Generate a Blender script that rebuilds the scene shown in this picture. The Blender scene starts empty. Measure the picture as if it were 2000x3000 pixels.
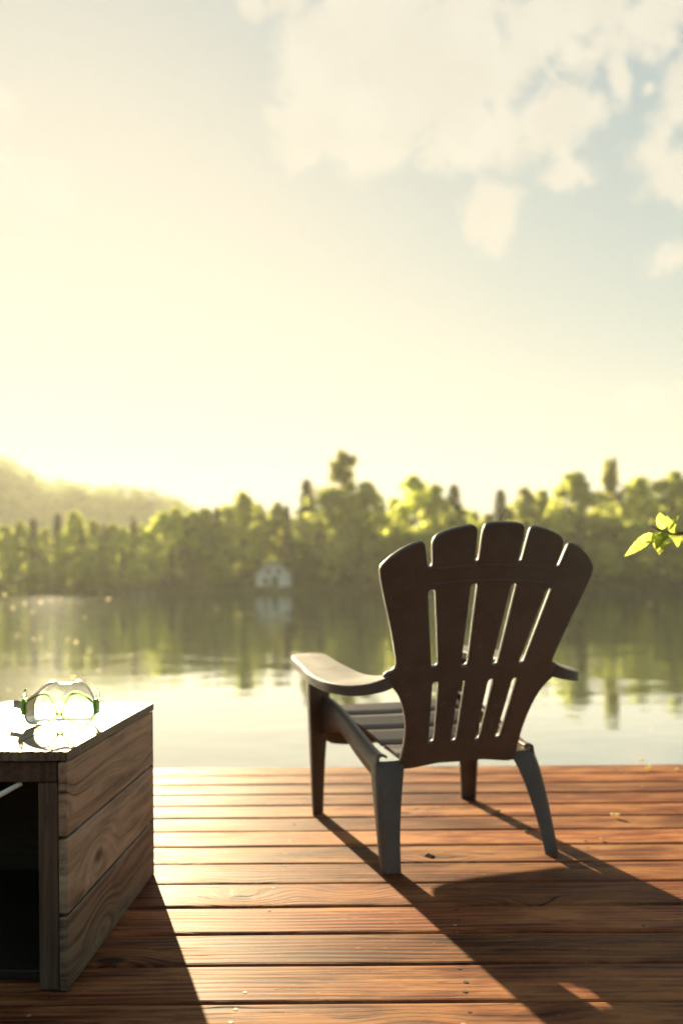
import bpy, bmesh, math, random
from mathutils import Vector, Matrix, Euler

sc = bpy.context.scene
col = sc.collection
R_ = math.radians

# ------------------------------------------------------------------ camera
CAM_H, FPX, HOR = 0.7626, 2333.0, 1715.0
cam_d = bpy.data.cameras.new('camera')
cam = bpy.data.objects.new('camera', cam_d)
col.objects.link(cam)
cam_d.sensor_width = 36.0
cam_d.sensor_fit = 'AUTO'
cam_d.lens = 28.0
cam_d.shift_y = (HOR - 1500.0) / 3000.0
cam_d.clip_start = 0.05
cam_d.clip_end = 5000.0
cam_d.dof.use_dof = True
cam_d.dof.focus_distance = 1.62
cam_d.dof.aperture_fstop = 1.9
cam.matrix_world = Matrix.Translation((0, 0, CAM_H)) @ Matrix.Rotation(R_(90), 4, 'X') @ Matrix.Rotation(R_(-0.45), 4, 'Z')
sc.camera = cam

# ------------------------------------------------------------------ render / exposure
SUN_EL, SUN_AZ = R_(16.5), R_(20.1)          # azimuth measured to the left of the view axis
EXPO = 2.25
sc.view_settings.view_transform = 'Standard'
sc.view_settings.look = 'None'
sc.view_settings.gamma = 1.0
sc.view_settings.use_curve_mapping = False
sc.view_settings.exposure = EXPO
sc.render.engine = 'CYCLES'
sc.cycles.use_denoising = True
sc.cycles.max_bounces = 8
sc.cycles.diffuse_bounces = 4
sc.cycles.glossy_bounces = 3
sc.cycles.transmission_bounces = 6
sc.cycles.transparent_max_bounces = 12
sc.cycles.volume_bounces = 1
sc.cycles.sample_clamp_indirect = 6.0
sc.cycles.caustics_reflective = False
sc.cycles.caustics_refractive = False

# ------------------------------------------------------------------ node helper
class NT:
    def __init__(self, tree):
        self.t = tree
    def n(self, kind, **kw):
        nd = self.t.nodes.new(kind)
        for k, v in kw.items():
            setattr(nd, k, v)
        return nd
    def link(self, a, b):
        self.t.links.new(a, b)
    def put(self, sock, v):
        if isinstance(v, bpy.types.NodeSocket):
            self.link(v, sock)
        else:
            sock.default_value = v
    def m(self, op, a, b=None, c=None, clamp=False):
        nd = self.n('ShaderNodeMath', operation=op)
        nd.use_clamp = clamp
        self.put(nd.inputs[0], a)
        if b is not None: self.put(nd.inputs[1], b)
        if c is not None: self.put(nd.inputs[2], c)
        return nd.outputs[0]
    def vm(self, op, a, b=None):
        nd = self.n('ShaderNodeVectorMath', operation=op)
        self.put(nd.inputs[0], a)
        if b is not None: self.put(nd.inputs[1], b)
        return nd.outputs[0]
    def mapr(self, v, a, b, c=0.0, d=1.0, smooth=True):
        nd = self.n('ShaderNodeMapRange')
        nd.interpolation_type = 'SMOOTHSTEP' if smooth else 'LINEAR'
        self.put(nd.inputs[0], v)
        for i, x in enumerate((a, b, c, d)):
            nd.inputs[i + 1].default_value = x
        return nd.outputs[0]
    def mix(self, f, a, b, blend='MIX'):
        nd = self.n('ShaderNodeMix', data_type='RGBA', blend_type=blend)
        self.put(nd.inputs[0], f)
        for s, v in ((nd.inputs[6], a), (nd.inputs[7], b)):
            if isinstance(v, bpy.types.NodeSocket): self.link(v, s)
            else: s.default_value = (v[0], v[1], v[2], 1.0)
        return nd.outputs[2]
    def noise(self, vec, scale, detail=3.0, rough=0.55, dist=0.0):
        nd = self.n('ShaderNodeTexNoise')
        if vec is not None: self.link(vec, nd.inputs['Vector'])
        nd.inputs['Scale'].default_value = scale
        nd.inputs['Detail'].default_value = detail
        nd.inputs['Roughness'].default_value = rough
        nd.inputs['Distortion'].default_value = dist
        return nd.outputs['Fac']
    def comb(self, x, y, z):
        nd = self.n('ShaderNodeCombineXYZ')
        for s, v in zip(nd.inputs, (x, y, z)): self.put(s, v)
        return nd.outputs[0]
    def sep(self, v):
        nd = self.n('ShaderNodeSeparateXYZ')
        self.link(v, nd.inputs[0])
        return nd.outputs[0], nd.outputs[1], nd.outputs[2]

# ------------------------------------------------------------------ world: Nishita sky with cumulus
world = bpy.data.worlds.new('World')
sc.world = world
world.use_nodes = True
wt = world.node_tree
wt.nodes.clear()
W = NT(wt)
sky = W.n('ShaderNodeTexSky', sky_type='NISHITA')
sky.sun_disc = False
sky.sun_elevation = SUN_EL
sky.sun_rotation = -SUN_AZ
sky.altitude = 250
sky.air_density = 1.0
sky.dust_density = 0.8
sky.ozone_density = 1.0
SKY_TINT = (0.90, 0.945, 0.90)
SKY_CAP = (1.57, 1.49, 1.28)
SKY_GAIN = 0.70
tc = W.n('ShaderNodeTexCoord')
dirv = tc.outputs['Generated']
dx, dy, dz = W.sep(dirv)
az = W.m('ARCTAN2', dx, dy)
el = W.m('ARCSINE', dz)
def px_dir(x, y):                      # photograph pixel (1568 wide print) -> azimuth / elevation
    X = (x * 1.27551 - 1000) / FPX
    Z = (HOR - y * 1.27551) / FPX
    return math.atan2(X, 1.0), math.atan2(Z, math.hypot(1.0, X))
clouds = [(1000, 150, 320, 190), (770, 150, 130, 150), (700, 320, 70, 70), (860, 300, 170, 95), (1090, 310, 190, 85),
          (1270, 280, 120, 80), (1350, 265, 60, 50), (1300, 30, 240, 90), (1520, 40, 110, 70), (880, 20, 170, 110),
          (1320, 398, 66, 36), (1430, 200, 30, 56), (1500, 360, 62, 62), (1565, 400, 70, 60), (1128, 495, 74, 78),
          (1545, 600, 66, 34), (588, 14, 28, 20), (690, 8, 46, 24), (1500, 128, 26, 24), (640, 275, 28, 26), (1498, 208, 14, 14),
          (1465, 470, 26, 24), (1480, 920, 90, 26), (60, 420, 130, 70), (1700, 180, 160, 90), (1850, 420, 190, 80),
          (-220, 240, 200, 90), (1300, -160, 330, 110), (700, -230, 260, 90)]
warp = W.noise(dirv, 20.0, 8.0, 0.66, 0.6)
warp2 = W.noise(dirv, 7.5, 5.0, 0.6)
union = None
for (cx, cy, rx, ry) in clouds:
    a, e = px_dir(cx, cy)
    ra, re = rx * 1.27551 / FPX, ry * 1.27551 / FPX
    qa = W.m('DIVIDE', W.m('SUBTRACT', az, a), ra)
    qe = W.m('DIVIDE', W.m('SUBTRACT', el, e), re)
    q = W.m('SUBTRACT', 1.0, W.m('SQRT', W.m('ADD', W.m('MULTIPLY', qa, qa), W.m('MULTIPLY', qe, qe))))
    q = W.m('MULTIPLY', q, min(1.0, 0.35 + min(rx, ry) / 130.0))
    union = q if union is None else W.m('MAXIMUM', union, q)
union = W.m('ADD', union, W.m('MULTIPLY', W.m('SUBTRACT', warp, 0.5), 2.4))
union = W.m('ADD', union, W.m('MULTIPLY', W.m('SUBTRACT', warp2, 0.5), 0.8))
cl = W.mapr(union, -0.10, 0.42)
# the rest of the sky carries the same scattered cumulus
far_n = W.noise(W.vm('MULTIPLY', dirv, (1.0, 1.0, 2.2)), 3.2, 7.0, 0.6)
out_w = W.mapr(W.m('ABSOLUTE', az), 0.62, 0.85)
cl2 = W.m('MULTIPLY', W.mapr(far_n, 0.62, 0.74), out_w)
cl = W.m('MAXIMUM', cl, cl2)
cl = W.m('MULTIPLY', cl, W.mapr(el, 0.0, 0.10))
tint = W.mix(1.0, sky.outputs[0], SKY_TINT, 'MULTIPLY')
gain = W.vm('SCALE', tint); gain.node.inputs['Scale'].default_value = SKY_GAIN
sx = W.sep(gain)
clipped = []
for s, cap in zip(sx, SKY_CAP):
    ex = W.m('POWER', 2.718281828, W.m('MULTIPLY', s, -1.0 / cap))
    clipped.append(W.m('MULTIPLY', W.m('SUBTRACT', 1.0, ex), cap))
base = W.comb(*clipped)
# cloud brightness follows the sky round it, so clouds opposite the sun stay dimmer
lum = W.m('MULTIPLY', clipped[0], 1.0 / SKY_CAP[0])
cb = W.mapr(lum, 0.0, 0.45, 0.15, 1.0, smooth=False)
shade_n = W.mapr(W.noise(dirv, 14.0, 3.0), 0.35, 0.7, 0.93, 1.0)
cb = W.m('MULTIPLY', cb, shade_n)
ccol = W.comb(W.m('MULTIPLY', cb, SKY_CAP[0] * 1.05), W.m('MULTIPLY', cb, SKY_CAP[1] * 1.06), W.m('MULTIPLY', cb, SKY_CAP[2] * 1.07))
skyc = W.mix(W.m('MULTIPLY', cl, 0.93), base, ccol)
bg = W.n('ShaderNodeBackground')
bg.inputs['Strength'].default_value = 0.10
W.link(skyc, bg.inputs['Color'])
wo = W.n('ShaderNodeOutputWorld')
W.link(bg.outputs[0], wo.inputs['Surface'])

# ------------------------------------------------------------------ sun
sun_d = bpy.data.lights.new('sun', 'SUN')
sun_d.energy = 5.0
sun_d.angle = R_(0.6)
sun_d.color = (1.0, 0.83, 0.50)
sun = bpy.data.objects.new('sun', sun_d)
col.objects.link(sun)
SUNV = Vector((-math.sin(SUN_AZ) * math.cos(SUN_EL), math.cos(SUN_AZ) * math.cos(SUN_EL), math.sin(SUN_EL)))
sun.rotation_euler = SUNV.to_track_quat('Z', 'Y').to_euler()

# ------------------------------------------------------------------ mesh helpers
def link_mesh(name, me, mats, parent=None):
    o = bpy.data.objects.new(name, me)
    col.objects.link(o)
    if mats is not None:
        for m in (mats if isinstance(mats, (list, tuple)) else [mats]):
            me.materials.append(m)
    if parent: o.parent = parent
    return o
def pydata(name, vs, fs, mats, parent=None, smooth=False):
    me = bpy.data.meshes.new(name)
    me.from_pydata([tuple(v) for v in vs], [], fs)
    me.update()
    if smooth:
        me.polygons.foreach_set('use_smooth', [True] * len(me.polygons))
    return link_mesh(name, me, mats, parent)
def from_bm(name, bm, mats, parent=None, smooth=False):
    bmesh.ops.recalc_face_normals(bm, faces=bm.faces)
    me = bpy.data.meshes.new(name)
    bm.to_mesh(me); bm.free()
    if smooth:
        me.polygons.foreach_set('use_smooth', [True] * len(me.polygons))
    return link_mesh(name, me, mats, parent)
def thing(name, label, cat, loc=(0, 0, 0), group=None, rotz=0.0):
    o = bpy.data.objects.new(name, None)
    o.empty_display_size = 0.1
    col.objects.link(o)
    o.location = loc
    o.rotation_euler = (0, 0, rotz)
    o['label'] = label; o['category'] = cat
    if group: o['group'] = group
    return o
def tag(o, label, cat, group=None):
    o['label'] = label; o['category'] = cat
    if group: o['group'] = group
    return o
def bm_box(bm, c, d, bev=0.0, rot=None):
    r = bmesh.ops.create_cube(bm, size=1.0)
    vs = r['verts']
    for v in vs:
        p = Vector((v.co.x * d[0], v.co.y * d[1], v.co.z * d[2]))
        if rot is not None: p = rot @ p
        v.co = p + Vector(c)
    if bev > 0:
        es = list({e for v in vs for e in v.link_edges})
        bmesh.ops.bevel(bm, geom=es, offset=bev, segments=1, affect='EDGES', profile=0.5)
def bm_tube(bm, pts, rads, n=8, cap=True):
    pts = [Vector(p) for p in pts]
    if not isinstance(rads, (list, tuple)): rads = [rads] * len(pts)
    rings = []
    up = Vector((0.13, 0.21, 0.97))
    for i, p in enumerate(pts):
        a = pts[max(i - 1, 0)]; b = pts[min(i + 1, len(pts) - 1)]
        t = (b - a).normalized()
        s = t.cross(up)
        if s.length < 1e-4: s = t.cross(Vector((1, 0, 0)))
        s.normalize(); w = s.cross(t).normalized()
        rings.append([bm.verts.new(p + (s * math.cos(k * 2 * math.pi / n) + w * math.sin(k * 2 * math.pi / n)) * rads[i]) for k in range(n)])
    for i in range(len(rings) - 1):
        for k in range(n):
            bm.faces.new((rings[i][k], rings[i][(k + 1) % n], rings[i + 1][(k + 1) % n], rings[i + 1][k]))
    if cap:
        bm.faces.new(rings[0]); bm.faces.new(list(reversed(rings[-1])))
def loft(bm, secs, closed=True, cap=True):
    rings = [[bm.verts.new(p) for p in s] for s in secs]
    n = len(rings[0])
    for i in range(len(rings) - 1):
        for k in range(n if closed else n - 1):
            bm.faces.new((rings[i][k], rings[i][(k + 1) % n], rings[i + 1][(k + 1) % n], rings[i + 1][k]))
    if cap and closed:
        bm.faces.new(rings[0]); bm.faces.new(list(reversed(rings[-1])))
    return rings
def chaikin(pts, it=1, closed=True):
    for _ in range(it):
        out = []
        n = len(pts)
        rng = range(n) if closed else range(n - 1)
        if not closed: out.append(pts[0])
        for i in rng:
            a, b = pts[i], pts[(i + 1) % n]
            out.append(tuple(a[j] * .75 + b[j] * .25 for j in range(len(a))))
            out.append(tuple(a[j] * .25 + b[j] * .75 for j in range(len(a))))
        if not closed: out.append(pts[-1])
        pts = out
    return pts
def subsurf(o, lv=1):
    md = o.modifiers.new('subd', 'SUBSURF'); md.levels = lv; md.render_levels = lv
def solidify(o, t, off=0.0, bev=0.0):
    md = o.modifiers.new('thick', 'SOLIDIFY'); md.thickness = t; md.offset = off
    if bev:
        b = o.modifiers.new('soft', 'BEVEL'); b.width = bev; b.segments = 2; b.limit_method = 'ANGLE'; b.angle_limit = R_(40)
def lerp(a, b, t): return a + (b - a) * t
def interp(x, xs, ys):
    if x <= xs[0]: return ys[0]
    for i in range(len(xs) - 1):
        if x <= xs[i + 1]:
            return lerp(ys[i], ys[i + 1], (x - xs[i]) / (xs[i + 1] - xs[i]))
    return ys[-1]

# ------------------------------------------------------------------ materials
def new_mat(name):
    m = bpy.data.materials.new(name)
    m.use_nodes = True
    t = m.node_tree
    t.nodes.clear()
    N = NT(t)
    out = N.n('ShaderNodeOutputMaterial')
    return m, N, out
def principled(N, out, color, rough, spec=0.5, bump=None, bstr=0.3, bdist=0.002):
    p = N.n('ShaderNodeBsdfPrincipled')
    if isinstance(color, bpy.types.NodeSocket): N.link(color, p.inputs['Base Color'])
    else: p.inputs['Base Color'].default_value = (*color, 1)
    N.put(p.inputs['Roughness'], rough)
    N.put(p.inputs['Specular IOR Level'], spec)
    if bump is not None:
        b = N.n('ShaderNodeBump')
        b.inputs['Strength'].default_value = bstr
        b.inputs['Distance'].default_value = bdist
        N.link(bump, b.inputs['Height'])
        N.link(b.outputs[0], p.inputs['Normal'])
    N.link(p.outputs[0], out.inputs['Surface'])
    return p

def wood(name, axis, dark, mid, pale, rough=(0.5, 0.7), knots=1.0, grain=95.0, stain=0.5, spec=0.5, bstr=0.55, bdist=0.0025, swirl=1.0):
    """plank wood: grain runs along `axis` (0 x, 1 y); every plank gets its own stretch of the pattern"""
    m, N, out = new_mat(name)
    tcn = N.n('ShaderNodeTexCoord')
    oi = N.n('ShaderNodeObjectInfo')
    x, y, z = N.sep(tcn.outputs['Object'])
    if axis == 1: x, y = y, x
    rnd = oi.outputs['Random']
    off = N.m('MULTIPLY', rnd, 137.0)
    xx = N.m('ADD', x, off)
    yy = N.m('ADD', y, N.m('MULTIPLY', rnd, 29.0))
    zz = N.m('ADD', z, N.m('MULTIPLY', rnd, 53.0))
    # knots: sparse cells; the grain lines bow round them
    kv = N.comb(N.m('MULTIPLY', xx, 2.6), N.m('MULTIPLY', yy, 5.0), N.m('MULTIPLY', rnd, 91.0))
    vor = N.n('ShaderNodeTexVoronoi', feature='F1')
    vor.inputs['Scale'].default_value = 1.0
    N.link(kv, vor.inputs['Vector'])
    dist = vor.outputs['Distance']
    keep = N.mapr(N.sep(vor.outputs['Color'])[0], 0.46, 0.48)        # only some cells hold a knot
    core = N.m('MULTIPLY', N.mapr(dist, 0.05, 0.11, 1.0, 0.0), keep)
    halo = N.m('MULTIPLY', N.mapr(dist, 0.0, 0.42, 1.0, 0.0), keep)
    bow = N.m('MULTIPLY', halo, 0.055 * knots)
    wav = N.m('MULTIPLY', N.m('SUBTRACT', N.noise(N.comb(N.m('MULTIPLY', xx, 1.1), N.m('MULTIPLY', yy, 3.0 + swirl), zz), 1.0, 2.0), 0.5), 0.05 * swirl)
    gy = N.m('ADD', N.m('ADD', yy, bow), wav)
    g1 = N.noise(N.comb(N.m('MULTIPLY', xx, 2.2), N.m('MULTIPLY', gy, grain), N.m('MULTIPLY', zz, grain)), 1.0, 4.0, 0.62)
    g2 = N.noise(N.comb(N.m('MULTIPLY', xx, 5.0), N.m('MULTIPLY', gy, grain * 3.1), N.m('MULTIPLY', zz, grain * 3.0)), 1.0, 3.0, 0.6)
    ringsw = N.m('SINE', N.m('MULTIPLY', gy, grain * 5.2))
    rings_ = N.m('MULTIPLY_ADD', ringsw, 0.5, 0.5)
    gsum = N.m('ADD', N.m('MULTIPLY', g1, 0.60), N.m('ADD', N.m('MULTIPLY', g2, 0.28), N.m('MULTIPLY', rings_, 0.12)))
    gfac = N.mapr(gsum, 0.34, 0.66)
    wear = N.noise(N.comb(N.m('MULTIPLY', xx, 3.2), N.m('MULTIPLY', yy, 15.0), zz), 1.0, 5.0, 0.65)
    wfac = N.mapr(wear, 0.40, 0.66)
    c = N.mix(gfac, dark, mid)
    c = N.mix(N.m('MULTIPLY', wfac, stain), c, pale)
    # per-plank tone
    tone = N.mapr(N.m('FRACT', N.m('MULTIPLY', rnd, 7.31)), 0.0, 1.0, 0.66, 1.22, smooth=False)
    tn = N.comb(tone, tone, tone)
    c = N.mix(1.0, c, tn, 'MULTIPLY')
    hue = N.m('FRACT', N.m('MULTIPLY', rnd, 13.7))
    c = N.mix(N.m('MULTIPLY', hue, 0.55), c, N.mix(1.0, c, (1.12, 0.86, 0.74), 'MULTIPLY'))
    mot = N.noise(N.comb(N.m('MULTIPLY', xx, 1.6), N.m('MULTIPLY', yy, 9.0), zz), 1.0, 5.0, 0.7, 0.4)
    c = N.mix(N.mapr(mot, 0.50, 0.68, 0.0, 0.62), c, N.mix(1.0, c, (0.45, 0.40, 0.38), 'MULTIPLY'))
    c = N.mix(N.m('MULTIPLY', core, 0.85), c, tuple(v * 0.35 for v in dark))
    # drying cracks along the grain
    cr = N.noise(N.comb(N.m('MULTIPLY', xx, 1.3), N.m('MULTIPLY', gy, 62.0), zz), 1.0, 2.0, 0.5)
    crk = N.m('MULTIPLY', N.mapr(N.m('ABSOLUTE', N.m('SUBTRACT', cr, 0.5)), 0.006, 0.018, 1.0, 0.0),
              N.mapr(N.noise(N.comb(N.m('MULTIPLY', xx, 2.0), N.m('MULTIPLY', yy, 6.0), zz), 1.0, 2.0), 0.55, 0.62))
    c = N.mix(N.m('MULTIPLY', crk, 0.8), c, tuple(v * 0.25 for v in dark))
    # specks of grit and pale flecks
    fl = N.noise(N.comb(N.m('MULTIPLY', xx, 70.0), N.m('MULTIPLY', yy, 150.0), zz), 1.0, 2.0, 0.5)
    c = N.mix(N.mapr(fl, 0.70, 0.76, 0.0, 0.55), c, pale)
    hgt = N.m('SUBTRACT', N.m('SUBTRACT', gsum, N.m('MULTIPLY', crk, 0.7)), N.m('MULTIPLY', core, 0.25))
    hgt = N.m('ADD', hgt, N.m('MULTIPLY', wear, 0.35))
    rg = N.mapr(wfac, 0.0, 1.0, rough[0], rough[1], smooth=False)
    principled(N, out, c, rg, spec, hgt, bstr, bdist)
    return m

M = {}
M['deck'] = wood('deck_wood', 0, (0.046, 0.014, 0.009), (0.26, 0.080, 0.029), (0.46, 0.215, 0.085), (0.58, 0.70), 1.0, 70.0, 0.62, 0.09, 0.8, 0.003)
M['box'] = wood('chest_shade_wood', 0, (0.016, 0.013, 0.011), (0.030, 0.025, 0.020), (0.04, 0.034, 0.028), (0.6, 0.75), 1.2, 60.0, 0.45, 0.35)  # inner boards coloured near black to stand in for the shade inside
M['lid'] = wood('lid_wood', 1, (0.12, 0.09, 0.06), (0.23, 0.185, 0.125), (0.32, 0.27, 0.20), (0.55, 0.7), 0.8, 80.0, 0.5, 0.22)
M['post'] = wood('post_wood', 1, (0.06, 0.043, 0.031), (0.13, 0.096, 0.068), (0.19, 0.145, 0.105), (0.6, 0.75), 0.8, 70.0, 0.35, 0.35)

def plastic():
    m, N, out = new_mat('brown_plastic')
    tcn = N.n('ShaderNodeTexCoord')
    n1 = N.noise(tcn.outputs['Object'], 9.0, 5.0, 0.6)
    n2 = N.noise(tcn.outputs['Object'], 420.0, 2.0, 0.5)
    dust = N.noise(tcn.outputs['Object'], 60.0, 4.0, 0.7)
    c = N.mix(N.mapr(n1, 0.35, 0.7), (0.098, 0.081, 0.071), (0.124, 0.103, 0.091))
    c = N.mix(N.mapr(dust, 0.56, 0.72, 0.0, 0.30), c, (0.22, 0.19, 0.16))
    rg = N.mapr(n1, 0.3, 0.7, 0.42, 0.52)
    principled(N, out, c, rg, 0.32, n2, 0.12, 0.0008)
    return m
M['plastic'] = plastic()

def simple(name, c, rough=0.6, spec=0.4, nscale=6.0, var=0.2, bump=0.0, metal=0.0):
    m, N, out = new_mat(name)
    tcn = N.n('ShaderNodeTexCoord')
    n = N.noise(tcn.outputs['Object'], nscale, 4.0, 0.6)
    cc = N.mix(n, tuple(v * (1 - var) for v in c), tuple(min(1, v * (1 + var)) for v in c))
    p = principled(N, out, cc, rough, spec, n if bump else None, bump, 0.01)
    p.inputs['Metallic'].default_value = metal
    return m
def leafy(name, dcol, tcol, var=0.35, nscale=0.6):
    """thin leaves: reflect a little, glow when the sun is behind them"""
    m, N, out = new_mat(name)
    tcn = N.n('ShaderNodeTexCoord')
    oi = N.n('ShaderNodeObjectInfo')
    n = N.noise(tcn.outputs['Object'], nscale, 3.0, 0.6)
    rv = N.mapr(oi.outputs['Random'], 0, 1, 1 - var * 0.7, 1 + var * 0.7, smooth=False)
    k = N.m('MULTIPLY', rv, N.mapr(n, 0.25, 0.75, 1 - var, 1 + var, smooth=False))
    kc = N.comb(k, k, k)
    d = N.n('ShaderNodeBsdfDiffuse'); N.link(N.mix(1.0, dcol, kc, 'MULTIPLY'), d.inputs['Color'])
    t = N.n('ShaderNodeBsdfTranslucent'); N.link(N.mix(1.0, tcol, kc, 'MULTIPLY'), t.inputs['Color'])
    a = N.n('ShaderNodeAddShader')
    N.link(d.outputs[0], a.inputs[0]); N.link(t.outputs[0], a.inputs[1])
    N.link(a.outputs[0], out.inputs['Surface'])
    return m
M['bark'] = simple('bark', (0.085, 0.065, 0.048), 0.9, 0.2, 9.0, 0.4, 0.4)
M['birch_leaf'] = leafy('birch_leaves', (0.10, 0.115, 0.030), (0.52, 0.54, 0.14))
M['maple_leaf'] = leafy('maple_leaves', (0.08, 0.095, 0.026), (0.44, 0.46, 0.12))
M['spruce_needle'] = leafy('spruce_needles', (0.026, 0.036, 0.016), (0.022, 0.030, 0.008))
M['pine_needle'] = leafy('pine_needles', (0.06, 0.072, 0.024), (0.22, 0.22, 0.04))
M['bush_leaf'] = leafy('bush_leaves', (0.045, 0.060, 0.018), (0.06, 0.07, 0.012))
M['hill_leaf'] = leafy('hill_leaves', (0.085, 0.108, 0.035), (0.08, 0.100, 0.034), 0.5, 0.02)
M['ground'] = simple('forest_floor', (0.028, 0.027, 0.015), 1.0, 0.0, 0.25, 0.5, 0.3)
M['lawn'] = simple('lawn', (0.060, 0.082, 0.026), 1.0, 0.0, 1.2, 0.3, 0.2)
M['white_wall'] = simple('white_boards', (0.78, 0.78, 0.74), 0.7, 0.3, 3.0, 0.1)
M['grey_roof'] = simple('grey_shingle', (0.52, 0.52, 0.49), 0.8, 0.3, 5.0, 0.2)
M['dark_glass'] = simple('dark_glass', (0.03, 0.035, 0.035), 0.15, 0.5, 1.0, 0.1)
M['pale_wood'] = simple('pale_weathered_wood', (0.45, 0.43, 0.38), 0.8, 0.3, 4.0, 0.15)
M['nail'] = simple('rusty_nail', (0.05, 0.035, 0.028), 0.55, 0.4, 90.0, 0.4, 0.0, 0.6)
M['nail_bright'] = simple('worn_nail', (0.28, 0.21, 0.14), 0.6, 0.4, 90.0, 0.2, 0.0, 0.0)
M['white_streak'] = simple('white_streak', (0.80, 0.78, 0.70), 0.5, 0.5, 20.0, 0.05)  # white colour stands in for sunlight in the chest opening
M['black_rubber'] = simple('black_rubber', (0.02, 0.02, 0.02), 0.5, 0.5, 20.0, 0.1)

def water():
    m, N, out = new_mat('lake_water')
    tcn = N.n('ShaderNodeTexCoord')
    pos = N.n('ShaderNodeNewGeometry').outputs['Position']
    x, y, z = N.sep(pos)
    v = N.comb(N.m('MULTIPLY', x, 0.55), y, 0.0)
    a = N.noise(v, 1.3, 3.0, 0.5, 0.4)
    b = N.noise(v, 0.16, 2.0, 0.5, 0.3)
    patch = N.mapr(N.noise(N.comb(N.m('MULTIPLY', x, 0.03), N.m('MULTIPLY', y, 0.06), 0.0), 1.0, 2.0), 0.35, 0.7, 0.35, 1.3)
    h = N.m('ADD', N.m('MULTIPLY', N.m('MULTIPLY', a, patch), 0.0165), N.m('MULTIPLY', b, 0.030))
    bmp = N.n('ShaderNodeBump')
    bmp.inputs['Strength'].default_value = 1.0
    bmp.inputs['Distance'].default_value = 1.0
    N.link(h, bmp.inputs['Height'])
    g = N.n('ShaderNodeBsdfGlossy'); g.inputs['Color'].default_value = (0.93, 0.96, 0.98, 1); g.inputs['Roughness'].default_value = 0.035
    d = N.n('ShaderNodeBsdfDiffuse'); d.inputs['Color'].default_value = (0.020, 0.024, 0.014, 1)
    fr = N.n('ShaderNodeFresnel'); fr.inputs['IOR'].default_value = 1.33
    for s in (g, fr): N.link(bmp.outputs[0], s.inputs['Normal'])
    fac = N.mapr(fr.outputs[0], 0.02, 0.5, 0.42, 0.97, smooth=False)
    mx = N.n('ShaderNodeMixShader')
    N.link(fac, mx.inputs[0]); N.link(d.outputs[0], mx.inputs[1]); N.link(g.outputs[0], mx.inputs[2])
    N.link(mx.outputs[0], out.inputs['Surface'])
    return m
M['water'] = water()

# ------------------------------------------------------------------ setting: lake, far bank, hill
WATER = -0.55
def struct(o):
    o['kind'] = 'structure'
    return o
struct(pydata('lake', [(-700, -60, WATER), (700, -60, WATER), (700, 720, WATER), (-700, 720, WATER)], [(0, 1, 2, 3)], M['water']))

SHORE = 140.0
def shore_y(x):
    return SHORE + 2.2 * math.sin(x * 0.09) + 1.2 * math.sin(x * 0.23 + 1.0) + (0.0 if x > -40 else (-40 - x) * 0.22)
def hill_h(x, y):
    # wooded ridge, left of the view, about 500 m off
    k = x / 500.0 * y if False else x
    prof = interp(x, [-420, -330, -262, -214, -196, -150, -118, -100, -70, -30, 40], [62, 75, 78, 72, 58, 53, 51, 42, 20, 5, 0])
    ry = math.exp(-((y - 520) / 120.0) ** 2)
    return prof * ry
def bank_h(x, y):
    d = y - shore_y(x)
    if d < 0: return max(WATER - 0.4, WATER + d * 0.2)
    h = WATER + min(d, 12) * 0.13 + max(0, min(d - 12, 120)) * 0.045
    h += 0.25 * math.sin(x * 0.31) * min(1, d / 10)
    return h + hill_h(x, y)
xs = [-520 + i * 8 for i in range(131)]
ds = [-2, 0, 2, 5, 9, 14, 22, 34, 50, 75, 110, 150, 200, 240, 280, 310, 340, 370, 400, 440, 480]
vs, fs = [], []
for d in ds:
    for x in xs:
        y = shore_y(x) + d
        vs.append((x, y, bank_h(x, y)))
nx = len(xs)
for j in range(len(ds) - 1):
    for i in range(nx - 1):
        fs.append((j * nx + i, j * nx + i + 1, (j + 1) * nx + i + 1, (j + 1) * nx + i))
struct(pydata('far_bank', vs, fs, M['ground'], smooth=True))

# lawn in front of the boathouse
lv, lf = [], []
for j in range(5):
    for i in range(13):
        x = -22 + i * 1.5 + (0.6 if j % 2 else 0)
        y = shore_y(x) + 0.3 + j * 2.0
        lv.append((x, y, bank_h(x, y) + 0.05))
for j in range(4):
    for i in range(12):
        lf.append((j * 13 + i, j * 13 + i + 1, (j + 1) * 13 + i + 1, (j + 1) * 13 + i))
struct(pydata('lawn', lv, lf, M['lawn'], smooth=True))

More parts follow.
